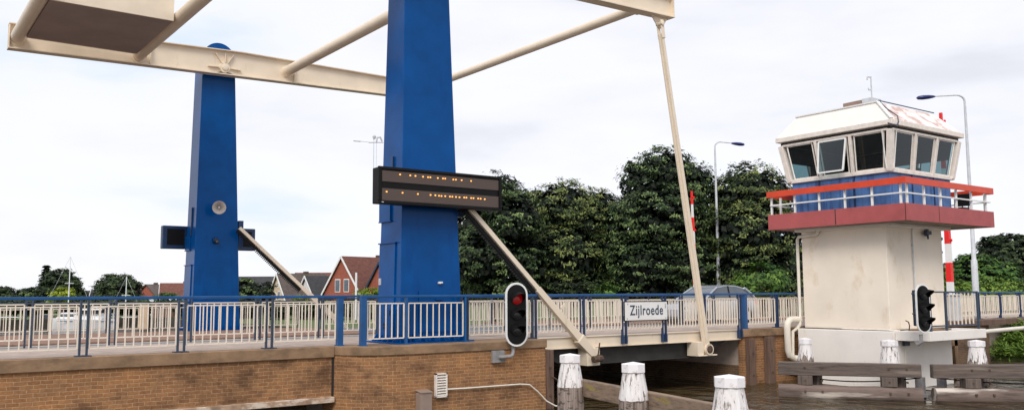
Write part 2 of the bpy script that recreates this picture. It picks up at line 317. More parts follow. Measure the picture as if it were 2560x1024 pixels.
# road deck blocks on both sides of the bridge opening
land('causeway', [(-60, 20.4), (8.670, 20.4), (8.670, 18.75), (14.0, 18.75), (14.0, 33.3), (-60, 33.3)], -.19, 'walk', WZ-.6)
land('road_embankment', [(22.75, 18.55), (300, 18.55), (300, 33.5), (22.75, 33.5)], -.19, 'walk', WZ-.6)
def sheet(name, x0, x1, y0, y1, z, m, th=.03): return structure(box(x0, x1, y0, y1, z-th, z).build(name, m))
for nm, x0, x1 in (('pavement', -60, 14.0), ('pavement', 22.72, 300)):
    sheet(nm, x0, x1, 18.9, 22.75, -.006, 'walk', .18)
    sheet('road', x0, x1, 22.75, 26.6, -.15, 'asphalt', .036)
    sheet('brick_pavement', x0, x1, 26.6, 33.2, -.10, 'redpave', .086)
    sheet('road_marking', x0, x1, 26.25, 26.38, -.146, 'marking', .003)
    sheet('road_marking', x0, x1, 23.05, 23.13, -.146, 'marking', .003)
sheet('pavement_marking', 22.72, 300, 29.4, 29.5, -.096, 'marking', .003)
sheet('pavement_marking', -60, 14, 29.4, 29.5, -.096, 'marking', .003)

# ------------------------------------------------------------------ quay walls
q = thing('brick_quay_wall', 'long yellow-brown brick wall under the left half of the railing, with a pale lintel at its foot', 'wall', (3, 18.6, WZ))
box(-60, 8.660, 18.62, 18.92, -1.12, -.24).build('brickwork', 'brick', q)
box(-60, 8.650, 18.56, 18.98, -.24, 0).build('coping', 'coping', q, bevel=.012)
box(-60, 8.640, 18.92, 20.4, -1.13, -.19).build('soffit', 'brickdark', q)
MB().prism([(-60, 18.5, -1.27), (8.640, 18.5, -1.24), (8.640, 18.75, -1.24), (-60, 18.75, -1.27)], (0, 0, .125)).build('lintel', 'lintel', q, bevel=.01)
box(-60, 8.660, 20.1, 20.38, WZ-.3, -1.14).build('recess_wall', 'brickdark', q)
front = [(8.660, 18.62), (8.80, 18.27), (9.03, 17.98), (9.33, 17.8), (9.7, 17.7), (10.3, 17.66), (14.08, 17.72)]
ab = thing('brick_abutment', 'rounded yellow-brown brick abutment carrying the large near blue pylon', 'wall', (11.3, 18.5, WZ))
poly = front + [(14.08, 19.2), (8.660, 19.2)]
MB().prism([(x, y, WZ-.4) for x, y in poly], (0, 0, -.20-WZ+.4)).build('brickwork', 'brick', ab)
c2 = [(8.650, 18.585), (8.78, 18.24), (9.01, 17.94), (9.32, 17.76), (9.69, 17.66), (10.3, 17.62), (14.11, 17.68), (14.11, 19.0), (8.650, 19.0)]
MB().prism([(x, y, -.20) for x, y in c2], (0, 0, .2)).build('coping', 'coping', ab, bevel=.015)
rw = thing('brick_abutment', 'shorter brown brick abutment between the bridge deck and the control tower', 'wall', (25, 18.5, WZ))
box(22.68, 38.5, 18.42, 18.6, WZ-.4, -.24).build('brickwork', 'brick', rw)
box(22.66, 38.52, 18.34, 18.92, -.24, 0).build('coping', 'coping', rw, bevel=.015)
MB().prism([(22.68, 18.6, WZ-.4), (22.68, 33.0, WZ-.4), (22.9, 33.0, WZ-.4), (22.9, 18.6, WZ-.4)], (0, 0, 1.0)).build('side_wall', 'brickdark', rw)  # darker brick puts the shade under the deck into the wall colour
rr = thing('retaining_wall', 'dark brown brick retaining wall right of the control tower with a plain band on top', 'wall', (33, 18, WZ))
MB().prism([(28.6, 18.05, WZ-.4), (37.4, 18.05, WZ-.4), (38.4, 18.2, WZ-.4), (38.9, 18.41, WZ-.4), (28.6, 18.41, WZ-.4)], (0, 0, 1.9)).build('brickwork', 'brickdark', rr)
box(28.6, 60, 17.98, 18.33, -.24, -.012).build('parapet_band', 'timber', rr, bevel=.01)
box(8.610, 8.657, 18.60, 18.66, -1.1, -.25).build('joint', 'dark', q)
# inner faces of the bridge opening, their shade painted in with darker brick
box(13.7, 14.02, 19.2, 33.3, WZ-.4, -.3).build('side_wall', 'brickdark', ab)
# bank edging
o = MB().prism([(39.7, 16.4, WZ-.3), (40.0, 15.4, WZ-.3), (42.9, 12.3, WZ-.3), (50, 9.3, WZ-.3), (50, 9.2, WZ-.3), (42.8, 12.15, WZ-.3), (39.85, 15.3, WZ-.3), (39.6, 16.35, WZ-.3)], (0, 0, .9)).build('bank_boarding', 'timber')
solo(recenter(o, (41, 12, WZ)), 'low timber boarding along the grassy bank at the far right', 'boarding')
# ------------------------------------------------------------------ bridge deck
dk = thing('bridge_deck', 'cream-edged lifting bridge deck with dark girders below, spanning the canal', 'bridge deck', (18.4, 18.5, -.3))
box(14.16, 22.6, 18.62, 22.75, -.14, -.004).build('footway_plate', 'walk', dk)
box(14.16, 22.6, 22.75, 32.0, -.3, -.146).build('roadway', 'asphalt', dk)
MB().box(14.16, 22.6, 26.25, 26.38, -.146, -.142).box(14.16, 22.6, 23.05, 23.13, -.146, -.142).build('marking', 'marking', dk)
g_ = MB(); g_.box(14.12, 22.62, 18.50, 18.60, -.30, -.03); g_.box(14.12, 22.62, 18.46, 18.62, -.03, .0); g_.box(14.12, 22.62, 18.44, 18.60, -.325, -.30)
g_.build('edge_beam', 'cream', dk, bevel=.006)
g_ = MB(); g_.box(15.5, 20.9, 18.72, 18.76, -.78, -.30); g_.box(15.5, 20.9, 18.62, 18.86, -.80, -.78); g_.prism([(14.3, 18.72, -.3), (15.5, 18.72, -.3), (15.5, 18.72, -.8)], (0, .04, 0)); g_.prism([(20.9, 18.72, -.3), (22.4, 18.72, -.3), (20.9, 18.72, -.8)], (0, .04, 0))
for Y in (21.5, 25, 28.5, 31.8): g_.box(14.4, 22.4, Y, Y+.05, -.8, -.3); g_.box(14.4, 22.4, Y-.1, Y+.15, -.82, -.8)
for X in (15.2, 17.2, 19.2, 21.2): g_.box(X, X+.05, 18.76, 32.0, -.66, -.3)
g_.build('girder', mat('dark_girder_paint', (.035, .033, .03), .7, var=.3), dk)
g_ = MB(); g_.box(15.95, 16.42, 18.25, 18.64, -.80, -.325); g_.build('drive_lug', 'cream', dk, bevel=.01)
g_ = MB(); g_.box(20.33, 20.60, 18.2, 18.64, -.72, -.31); g_.box(20.33, 21.15, 18.15, 18.64, -.74, -.70); g_.build('hanger_lug', 'cream', dk, bevel=.01)
MB().tube([(16.05, 18.12, -.62), (16.35, 18.1, -.60)], .09, 10).build('drive_pin', 'rust', dk); MB().tube([(16.2, 18.1, -.62), (16.28, 18.1, -.18)], .02, 6).build('grease_lever', 'rust', dk)

# ------------------------------------------------------------------ pylons
def pylon(label, base, size0, size1, h, zb, group, near):
    """base = front-left corner at the foot, size0 = footprint, size1 = (left offset, right x, depth) at height h"""
    x0, y0 = base; w0, d0 = size0; lx, rx, yo, d1 = size1
    p = thing('bridge_pylon', label, 'pylon', (x0+w0/2, y0+d0/2, zb), group)
    H = h-zb
    MB().hexa([(x0, y0, zb), (x0+w0, y0, zb), (x0+w0, y0+d0, zb), (x0, y0+d0, zb), (x0+lx, y0+yo, h), (x0+rx, y0+yo, h), (x0+rx, y0+yo+d1, h), (x0+lx, y0+yo+d1, h)]).build('column', 'blue', p, bevel=.02)
    # rounded head
    cxh = x0+(lx+rx)/2; R_ = (rx-lx)/2; pts = [(cxh+R_*math.cos(a), y0+yo+.02, h+R_*math.sin(a)) for a in [math.pi*i/20 for i in range(21)]]
    MB().prism(pts, (0, d1-.04, 0)).build('head', 'blue', p, smooth=True)
    # foot plate and gussets
    g = MB(); g.box(x0-.22, x0+w0+.22, y0-.2, y0+d0+.2, zb, zb+.035)
    for i in range(7):
        xx = x0+.06+(w0-.12)*i/6
        g.prism([(xx, y0, zb+.035), (xx, y0-.17, zb+.035), (xx, y0, zb+.24)], (.02, 0, 0))
    for i in range(5):
        yy = y0+.06+(d0-.12)*i/4
        g.prism([(x0, yy, zb+.035), (x0-.19, yy, zb+.035), (x0, yy, zb+.24)], (0, .02, 0)); g.prism([(x0+w0, yy, zb+.035), (x0+w0+.19, yy, zb+.035), (x0+w0, yy, zb+.24)], (0, .02, 0))
    for i in range(6):
        xx = x0+.2+(w0-.4)*i/5; g.lathe([(0, .035), (.05, .035), (.08, .02)], (xx, y0-.11, zb+.035), n=6)
    g.build('foot', 'blue', p, bevel=.004)
    # hinged door and cable boxes on the face turned to the left
    L = lambda z: x0+lx*(z-zb)/H
    d = MB(); d.hexa([(L(zb)-.035, y0+.30, zb+.12), (L(zb)+.02, y0+.30, zb+.12), (L(zb)+.02, y0+d0-.06, zb+.12), (L(zb)-.035, y0+d0-.06, zb+.12),
            (L(2.4)-.035, y0+.28, zb+2.4), (L(2.4)+.02, y0+.28, zb+2.4), (L(2.4)+.02, y0+d0-.08, zb+2.4), (L(2.4)-.035, y0+d0-.08, zb+2.4)]); d.box(L(2.4)-.07, L(2.4)+.01, y0+.22, y0+d0-.05, zb+2.4, zb+2.43)
    dr = d.build('door', 'blue', p, bevel=.008)
    MB().tube([(L(1)-.05, y0+.36, zb+.78), (L(1)-.10, y0+.36, zb+.78), (L(1)-.10, y0+.36, zb+.66)], .014, 6).box(L(.4)-.045, L(.4)+.0, y0+.62, y0+.80, zb+.42, zb+.46).box(L(.4)-.045, L(.4)+.0, y0+.62, y0+.80, zb+.34, zb+.38).build('handle', 'black', dr)
    d = MB().box(L(3.2)-.05, L(3.2)+.03, y0+.55, y0+d0-.04, zb+2.97, zb+3.5); d.box(L(3)-.06, L(3)+.02, y0+.5, y0+d0-.03, zb+2.94, zb+2.97).build('service_box', 'blue', p, bevel=.006)
    MB().box(L(4.3)-.05, L(4.3)+.03, y0+.46, y0+.54, zb+3.5, zb+4.55).build('cable_cover', 'darkblue', p, bevel=.004)
    MB().box(x0+w0-.12, x0+w0+.06, y0+.05, y0+d0-.1, zb+3.1, zb+4.1).build('drive_housing', 'darkblue', p, bevel=.01)
    return p
PG = 'blue steel pylons of the drawbridge'
pn = pylon('near large bright blue pylon with the amber display board mounted on it', (10.30, 18.5), (1.77, 1.16), (.13, 1.38, .10, .85), 9.6, 0, PG, True)
pf = pylon('far dark blue pylon carrying a horn loudspeaker, on the other side of the road', (9.58, 32.6), (1.77, 1.16), (.14, 1.34, .06, .95), 10.08, -.13, PG, False)
MB().box(11.34, 11.40, 18.44, 18.5, 1.42, 1.46).box(11.36, 11.46, 18.46, 18.5, 1.43, 1.47).build('sticker', 'white', pn)
MB().box(10.8, 11.9, 18.475, 18.51, .25, 1.24).box(11.25, 11.42, 18.43, 18.49, 1.02, 1.06).build('inspection_panel', 'blue', pn, bevel=.006)
MB().box(10.262, 10.30, 19.45, 19.55, 1.40, 1.56).box(10.25, 10.27, 19.48, 19.52, 1.45, 1.49).build('lock_plate', 'galv', pn)
# ------------------------------------------------------------------ balance beams and cross tubes
def topz(x):
    pts = [(3.1, 10.05), (8, 10.22), (11, 10.32), (17, 10.27), (19.7, 10.25)]
    for (a, za), (b_, zb) in zip(pts, pts[1:]):
        if x <= b_: return za+(zb-za)*(x-a)/(b_-a)
    return pts[-1][1]
def botz(x): return 9.27+.0205*(x-3.3)
xs = [3.32, 5, 6.5, 8, 9.5, 11, 13, 15, 17, 19.6]
def balance_beam(label, Y, xe):
    p = thing('balance_beam', label, 'beam', (10.6, Y, 9.4), 'cream balance beams over the pylons')
    xx = [min(x, xe) for x in xs]
    poly = [(x, Y-.02, botz(x)) for x in xx]+[(x, Y-.02, topz(x)) for x in reversed(xx)]
    MB().prism(poly, (0, .04, 0)).build('web', 'cream', p)
    f = MB()
    for a, b_ in zip(xx, xx[1:]):
        f.hexa([(a, Y-.19, botz(a)-.035), (b_, Y-.19, botz(b_)-.035), (b_, Y+.19, botz(b_)-.035), (a, Y+.19, botz(a)-.035), (a, Y-.19, botz(a)), (b_, Y-.19, botz(b_)), (b_, Y+.19, botz(b_)), (a, Y+.19, botz(a))])
    f.build('bottom_flange', 'cream', p)
    f = MB()
    for a, b_ in zip(xx, xx[1:]):
        f.hexa([(a, Y-.19, topz(a)), (b_, Y-.19, topz(b_)), (b_, Y+.19, topz(b_)), (a, Y+.19, topz(a)), (a, Y-.19, topz(a)+.03), (b_, Y-.19, topz(b_)+.03), (b_, Y+.19, topz(b_)+.03), (a, Y+.19, topz(a)+.03)])
    f.build('top_flange', 'cream', p)
    s = MB()
    for x in (3.34, 7.75, 13.15, xe-.03): s.box(x-.012, x+.012, Y-.17, Y+.17, botz(x), topz(x))
    s.build('stiffener', 'cream', p)
    hub = (10.42, Y, 9.66)
    s = MB()
    for a, r0, r1 in ((20, .2, .62), (155, .2, .62), (90, .2, .52), (60, .2, .62), (125, .2, .62), (-2, .22, .62), (182, .22, .62)):
        if a in (20, 155): continue
        a = math.radians(a); d = Vector((math.cos(a), 0, math.sin(a))); q0 = Vector(hub)+d*r0; q1 = Vector(hub)+d*r1
        if q1.z > topz(q1.x): q1 = q0+d*((topz(q0.x)-q0.z)/d.z)
        s.bar(q0+Vector((0, -.07, 0)), q1+Vector((0, -.07, 0)), .12, .02, upv=Vector((0, 0, 1)) if abs(d.z) < .5 else (1, 0, 0))
    s.build('rib', 'cream', p)
    MB().lathe([(-.16, .08), (-.15, .11), (-.10, .12), (-.10, .19), (.02, .21)], hub, (0, 1, 0), 16).build('pivot_hub', 'cream', p, smooth=True)
    MB().prism([(10.30, Y-.03, 9.5), (10.05, Y-.03, botz(10.05)+.02), (10.85, Y-.03, botz(10.85)+.02), (10.56, Y-.03, 9.5)], (0, -.01, 0)).build('pivot_slot', 'dark', p)
    return p
bn = balance_beam('near cream balance beam crossing the top edge, its right end holding the long hanger rod', 18.3, 19.62)
bf = balance_beam('far cream balance beam resting across the far blue pylon', 32.38, 19.62)
MB().prism([(18.75, 18.29, 9.56), (19.45, 18.29, 9.57), (19.26, 18.29, 9.28), (19.12, 18.29, 9.17), (18.98, 18.29, 9.28)], (0, .03, 0)).build('hanger_bracket', 'cream', bn)
def cross_tube(label, x, z, r, ya=18.5, yb=32.36):
    o = MB().lathe([(0, r*1.02), (.0, r*1.3), (.03, r*1.3), (.03, r*1.0)], (x, yb-.03, z), (0, 1, 0), 24).lathe([(0, r*1.02), (.0, r*1.3), (.03, r*1.3), (.03, r*1.0)], (x, ya, z), (0, 1, 0), 24).tube([(x, ya, z), (x, yb, z)], r, 28).build('cross_tube', 'cream', smooth=True)
    return solo(recenter(o, (x, ya, z)), label, 'tube', 'cream tubes joining the two balance beams')
cross_tube('thick cream tube at the rear end of the beams, left of the grey counterweight', 3.58, 9.66, .21)
cross_tube('thick cream tube along the right side of the grey counterweight', 7.36, 9.66, .21)
cross_tube('cream tube between the far pylon and the near pylon, right of the pivot', 12.85, 9.88, .19)
cross_tube('slimmer cream tube reaching the beam tip right of the near pylon', 18.35, 9.72, .145)
cw = thing('counterweight', 'boxy cream counterweight with grey-brown underside hung between two tubes', 'counterweight', (5.4, 29.2, 9.5))
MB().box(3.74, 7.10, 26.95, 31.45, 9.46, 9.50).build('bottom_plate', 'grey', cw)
MB().box(3.74, 7.10, 26.93, 27.0, 9.455, 10.9).build('end_plate', 'cream', cw)
MB().box(3.74, 7.10, 31.4, 31.47, 9.455, 10.3).build('end_plate', 'cream', cw)
MB().box(3.78, 7.06, 27.0, 31.4, 9.5, 10.6).build('box', 'cream', cw)
# hanger rods
HG = 'cream hanger rods from beam tip to deck'
def hanger(label, Y):
    p = thing('hanger_rod', label, 'rod', (20.95, Y, -.55), HG)
    a = Vector((19.07, Y-.03, 9.31)); b_ = Vector((20.76, Y-.05, -.48))
    MB().bar(a+(b_-a)*.03, b_, .09, .12, .135, .15, upv=(0, 1, 0)).build('rod', 'cream', p, bevel=.012)
    MB().bar(a+(b_-a)*.03+Vector((-.05, .07, 0)), b_+Vector((-.08, .03, 0)), .04, .06, .07, .1, upv=(0, 1, 0)).build('rear_flat', 'cream', p, bevel=.01)
    MB().bar(a+Vector((0, -.07, .12)), a+(b_-a)*.045+Vector((0, -.07, 0)), .13, .03, upv=(0, 1, 0)).bar(a+Vector((0, .1, .12)), a+(b_-a)*.045+Vector((0, .1, 0)), .13, .03, upv=(0, 1, 0)).build('clevis', 'cream', p, bevel=.01)
    MB().lathe([(-.13, .05), (-.12, .07), (.12, .07)], a, (0, 1, 0), 12).build('upper_pin', 'cream', p, smooth=True)
    MB().lathe([(-.09, .15), (-.10, .17), (.10, .17), (.11, .15)], b_+Vector((.02, 0, -.06)), (0, 1, 0), 20).build('eye', 'cream', p, smooth=True)
    MB().lathe([(-.13, .09), (-.12, .115), (.12, .115)], b_+Vector((.02, 0, -.06)), (0, 1, 0), 14).build('lower_pin', 'rust', p, smooth=True)
    return p
hanger('tall slim cream rod hanging from the near beam tip down to the deck edge', 18.27)
hanger('far cream hanger rod mostly hidden behind the near blue pylon', 32.42)
def drive_rod(label, p0, p1):
    p = thing('drive_rod', label, 'rod', p1, 'sloping toothed drive rods')
    a, b_ = Vector(p0), Vector(p1); d = b_-a; m1 = a+d*.70; m2 = a+d*.88
    MB().bar(a, a+d*.74, .13, .12, .14, .13).build('rod', 'cream', p, bevel=.01)
    rk = MB().bar(a+Vector((-.09, .02, -.09)), a+d*.56+Vector((-.09, .02, -.09)), .07, .09)
    for i in range(46):
        c = a+d*(.56*(i+.5)/46)+Vector((-.15, .02, -.155)); rk.bar(c, c+d.normalized()*.03, .07, .05)
    rk.build('toothed_rack', 'black', p)
    MB().bar(a+d*.56, m2, .14, .17, .16, .22).build('sleeve', 'cream', p, bevel=.015)
    MB().bar(m2-d*.01, b_-d*.01, .20, .30, .17, .20).build('end_fork', 'cream', p, bevel=.02)
    q0 = a+d*.71+Vector((.08, -.05, .12)); MB().bar(q0, q0+Vector((.16, 0, .13)), .03, .06).build('stop_tab', 'cream', p)
    MB().lathe([(-.13, .08), (-.12, .1), (.12, .1)], b_+Vector((.02, 0, 0)), (0, 1, 0), 12).build('end_pin', 'rust', p)
    return p
drive_rod('near sloping cream rod with black toothed rack, right of the display board', (11.75, 18.35, 3.70), (16.30, 18.3, -.60))
drive_rod('far sloping cream rod with black rack, right of the far pylon', (11.12, 32.25, 3.66), (15.6, 32.2, -.30))

# ------------------------------------------------------------------ amber display board
sg = thing('display_board', 'wide black electronic board with two rows of amber dots on the near pylon', 'sign', (11.17, 18.2, 3.25))
MB().box(9.47, 12.92, 18.06, 18.40, 3.27, 4.12).build('housing', 'black', sg, bevel=.02)
MB().box(9.44, 12.95, 18.02, 18.09, 4.06, 4.13).box(9.44, 12.95, 18.02, 18.09, 3.26, 3.33).box(9.44, 9.52, 18.02, 18.09, 3.33, 4.06).box(12.87, 12.95, 18.02, 18.09, 3.33, 4.06).build('bezel', 'black', sg, bevel=.01)
def slat_mat():
    m, t, b = new_mat('display_rows'); c = N(t, 'ShaderNodeTexCoord'); s = N(t, 'ShaderNodeSeparateXYZ'); t.links.new(c.outputs['Object'], s.inputs[0])
    k = N(t, 'ShaderNodeMath', operation='MULTIPLY'); k.inputs[1].default_value = 26; t.links.new(s.outputs[2], k.inputs[0]); f = N(t, 'ShaderNodeMath', operation='FRACT'); t.links.new(k.outputs[0], f.inputs[0])
    r = ramp(t, f.outputs[0], [(.0, (.045, .032, .028)), (.25, (.10, .068, .055)), (1, (.085, .06, .05))]); t.links.new(r.outputs[0], b.inputs['Base Color']); b.inputs['Roughness'].default_value = .6; return m
M['slat'] = slat_mat()
MB().box(9.54, 12.86, 18.045, 18.07, 3.78, 4.04).build('upper_row_panel', 'slat', sg)
MB().box(9.54, 12.86, 18.045, 18.07, 3.34, 3.62).build('lower_row_panel', 'slat', sg)
MB().box(9.52, 9.57, 18.01, 18.03, 3.285, 3.30).build('maker_plate', 'white', sg)
r1 = [(410,328),(497,336),(541,340),(606,347),(648,351),(668,352),(732,358),(776,362),(795,363),(864,371),(886,372),(935,376),(1016,383)]
r2 = [(295,474),(431,484),(562,494),(670,502),(711,505),(742,509),(763,511),(795,512),(835,516),(856,517),(887,519),(917,522),(957,524),(976,525),(1016,528),(1036,529),(1076,532),(1097,534),(1132,538)]
led = MB()
for x, y in r1+r2:
    p = onY(880+x/3.413, 340+y/3.413, 18.04); led.box(p.x-.016, p.x+.016, 18.03, 18.045, p.z-.015, p.z+.015)
led.build('lit_dots', 'led', sg)
# anemometer on the board's left end
an = thing('wind_mast', 'thin grey wind gauge mast rising above the left end of the display board', 'mast', (9.58, 18.35, 4.12))
MB().tube([(9.55, 18.5, 3.3), (9.55, 18.5, 4.85)], .008, 6).tube([(9.62, 18.5, 3.3), (9.62, 18.5, 4.85)], .005, 6).build('pole', 'galv', an)
MB().tube([(9.42, 18.5, 4.74), (9.80, 18.5, 4.78)], .012, 6).build('arm', 'galv', an)
MB().tube([(9.62, 18.5, 4.78), (9.64, 18.5, 4.88), (9.72, 18.5, 4.90), (9.77, 18.5, 4.80)], .02, 8).lathe([(0, .03), (.06, .045), (.1, .01)], (9.56, 18.5, 4.84), n=10).build('wind_cups', 'galv', an)
MB().tube([(9.02, 18.5, 4.74), (9.20, 18.5, 4.745)], .014, 6).tube([(9.20, 18.5, 4.745), (9.45, 18.5, 4.75)], .006, 6).build('wind_vane', 'galv', an)
# far board, seen past the far pylon
fs = thing('display_board', 'dark board fixed behind the far blue pylon, showing on both sides of it', 'sign', (10.6, 34.1, 2.9))
MB().box(8.82, 12.35, 33.95, 34.25, 2.92, 3.78).build('housing', 'darkblue', fs, bevel=.03)
MB().box(8.98, 12.2, 33.935, 33.96, 3.06, 3.66).build('dark_face', 'black', fs)
MB().box(9.6, 9.95, 33.74, 33.94, 3.0, 3.7).box(10.9, 11.2, 33.74, 33.94, 3.0, 3.7).build('bracket', 'darkblue', fs)
# horn on the far pylon
p = onY(548, 518, 32.25)
hn = thing('horn_loudspeaker', 'round grey horn loudspeaker on the far blue pylon', 'loudspeaker', p)
hx = Vector((-.30, -.93, -.12)).normalized()
MB().lathe([(-.02, .03), (.0, .04), (.05, .06), (.12, .12), (.2, .19), (.24, .235), (.25, .245), (.245, .225), (.2, .17), (.10, .09), (.03, .04)], p-hx*.1, hx, 22).build('horn', mat('horn_grey', (.50, .45, .41), .6), hn, smooth=True)
MB().lathe([(0, .03), (.12, .045), (.2, .035)], p-hx*.06, hx, 12).build('reflex_cone', 'galv', hn, smooth=True)
MB().lathe([(-.14, .02), (-.13, .08), (-.03, .08), (0, .05)], p-hx*.08+Vector((-.03, 0, .12)), hx, 14).build('driver', 'white', hn, smooth=True)
MB().bar(p+Vector((-.12, .05, .1)), p+Vector((-.1, .38, .05)), .04, .04).build('bracket', 'galv', hn)
p = onY(540, 600, 32.5)
lm = thing('bulkhead_lamp', 'small unlit lamp below the horn on the far pylon', 'lamp', p)
MB().lathe([(0, .11), (.05, .11), (.1, .08)], p+Vector((0, .1, 0)), (0, -1, 0), 14).build('base', 'darkblue', lm, smooth=True)
MB().lathe([(0, .05), (.12, .075), (.18, .05), (.2, .01)], p+Vector((0, .02, .02)), (.2, -.5, -.6), 12).build('lens', 'lens', lm, smooth=True)

# ------------------------------------------------------------------ railings
def railing(label, a, b_, ztop, zfoot, posts, name='guard_railing', nb=.165, pair=.13, thick=(), mid=0, m_rail='railblue', m_post='post', zt=.955, zb=.15, panels=True, foot=True, face=False, cat='railing', group='railings along the bridge road'):
    a = Vector((*a, 0)); b_ = Vector((*b_, 0)); d = (b_-a).normalized(); nrm = Vector((-d.y, d.x, 0)); L = (b_-a).length
    r = thing(name, label, cat, (a.x, a.y, zfoot), group)
    MB().bar(a+Vector((0, 0, ztop-.03)), b_+Vector((0, 0, ztop-.03)), .09, .062).build('top_rail', m_rail, r, bevel=.012)
    def post(s, w=.035, dp=.07, mm=m_post):
        q = a+d*s; g = MB(); g.bar(q+Vector((0, 0, zfoot)), q+Vector((0, 0, ztop-.06)), dp, w, upv=d)
        if foot: g.bar(q-nrm*.10+Vector((0, 0, zfoot+.012)), q+nrm*.10+Vector((0, 0, zfoot+.012)), .16, .024)
        if face: g.bar(q+Vector((0, 0, zfoot)), q+Vector((0, 0, zfoot+.22)), dp*1.3, w*1.4, upv=d)
        g.build('post', mm, r)
    for s in posts:
        if pair: post(s-pair/2); post(s+pair/2)
        else: post(s, .05, .08)
    for s in thick: post(s, .13, .13, 'railblue')
    if panels:
        edges = sorted(list(posts)+list(thick)); proto = {}
        for e0, e1 in zip(edges, edges[1:]):
            gap = (pair/2+.04) if pair else .06
            s0 = e0+(.11 if e0 in thick else gap); s1 = e1-(.11 if e1 in thick else gap); wd = s1-s0
            if wd < .25: continue
            key = round(wd, 2)
            if key in proto: o = proto[key].copy(); SC.collection.objects.link(o); o.parent = r
            else:
                g = MB(); z = Vector((0, 0, 1))
                def P(s, zz): return d*s+z*(zz)
                g.bar(P(0, zt-zfoot), P(wd, zt-zfoot), .03, .026); g.bar(P(0, zb-zfoot), P(wd, zb-zfoot), .03, .026)
                k = max(2, round(wd/nb))
                for i in range(k+1):
                    ww = .026 if i in (0, k) else .02
                    g.bar(P(wd*i/k, zb-zfoot), P(wd*i/k, zt-zfoot), .03, ww, upv=d)
                me = bpy.data.meshes.new('panel'); me.from_pydata([tuple(v) for v in g.v], [], g.f); me.materials.append(M['balu'])
                o = bpy.data.objects.new('panel', me); SC.collection.objects.link(o); o.parent = r; proto[key] = o
            o.location = (a+d*s0)-Vector((a.x, a.y, 0))
    return r
Y1 = 18.74
railing('near cream-panelled railing on the long brick wall at lower left', (-5.6, Y1), (9.0, 18.72), 1.15, 0, [1.65, 3.5, 5.35, 7.2, 9.06, 10.9, 12.77], thick=(14.44,), nb=.165)
railing('short white-panelled railing wrapping the foot of the near blue pylon', (9.16, 18.30), (14.1, 18.12), 1.15, 0, [1.16, 2.78], thick=(.06, ), pair=0, nb=.165, m_post='railblue')
railing('short railing bay behind the red boat signal, on the abutment right of the near pylon', (12.05, 18.36), (14.28, 18.36), 1.148, 0, [.06, 2.1], pair=0, nb=.15)
rs = MB()
railing('near railing fixed along the cream edge of the bridge deck, holding the name sign', (14.14, 18.41), (22.7, 18.41), 1.15, -.27, [.10, 1.78, 3.36, 4.98, 6.72, 8.42], nb=.125, pair=.14, m_post='darkblue', foot=False, face=True)
railing('near railing between the bridge deck and the control tower', (22.72, 18.56), (28.4, 18.56), 1.15, 0, [1.93, 3.6, 5.3], thick=(.28,), nb=.15, pair=.1, m_post='darkblue')
railing('railing on the brown-banded wall right of the control tower', (28.5, 18.5), (60, 18.5), 1.15, 0, [.3+1.9*i for i in range(16)], nb=.16, pair=.1, m_post='darkblue')
railing('second railing between pavement and road, left approach', (-4.2, 22.85), (13.8, 22.85), 1.15, -.15, [.1+1.79*i for i in range(11)], nb=.18, zt=.975, zb=.17)
railing('second railing between pavement and road on the bridge deck', (14.3, 22.85), (22.5, 22.85), 1.15, -.15, [.5, 2.27, 4.03, 5.8, 7.55], nb=.13, pair=.13)
railing('second railing between pavement and road, right of the bridge', (22.8, 22.85), (60, 22.85), 1.15, -.15, [1.86+1.8*i for i in range(19)], nb=.15)
railing('far side railing over the harbour, left approach', (-4, 32.95), (13.9, 32.95), .96, -.12, [.3+1.75*i for i in range(11)], nb=.17, pair=0, zt=.74, zb=.02, m_rail='post')
railing('far side railing on the bridge deck', (14.2, 31.9), (22.5, 31.9), 1.05, -.12, [.1, 2.1, 4.1, 6.1, 8.1], nb=.13, pair=0, m_rail='darkblue', zt=.85, zb=.05)
railing('far side railing right of the bridge beneath the trees', (22.8, 32.95), (60, 32.95), 1.05, -.12, [.3+2*i for i in range(18)], nb=.15, pair=0, m_rail='darkblue', zt=.85, zb=.05)

# name sign
ns = thing('name_sign', 'white name plate reading Zijlroede on the deck railing', 'sign', (18.28, 18.3, .36))
MB().box(17.41, 19.16, 18.30, 18.33, .37, .935).build('border', 'black', ns, bevel=.004)
MB().box(17.435, 19.135, 18.285, 18.302, .395, .91).build('plate', 'white', ns)
def text_mesh(s, x, y, z, size, xs_, m, parent, name='lettering'):
    cu = bpy.data.curves.new(name, 'FONT'); cu.body = s; cu.size = size; cu.extrude = .003; cu.offset = .004; cu.align_x = 'CENTER'; cu.align_y = 'CENTER'; cu.space_character = 1.12
    tmp = bpy.data.objects.new(name, cu); me = bpy.data.meshes.new_from_object(tmp); bpy.data.objects.remove(tmp)
    me.transform(Matrix.Translation(Vector((x, y, z))-world_loc(parent)) @ Matrix.Rotation(math.pi/2, 4, 'X') @ Matrix.Diagonal((xs_, 1, 1, 1)))
    me.materials.append(M[m]); o = bpy.data.objects.new(name, me); SC.collection.objects.link(o); o.parent = parent; return o
text_mesh('Zijlroede', 18.29, 18.28, .665, .40, .80, 'post', ns)
MB().box(17.50, 17.515, 18.278, 18.285, .42, .46).box(17.53, 17.545, 18.278, 18.285, .84, .87).box(19.05, 19.065, 18.278, 18.285, .72, .86).box(19.06, 19.075, 18.278, 18.285, .42, .45).build('screw', 'rust', ns)

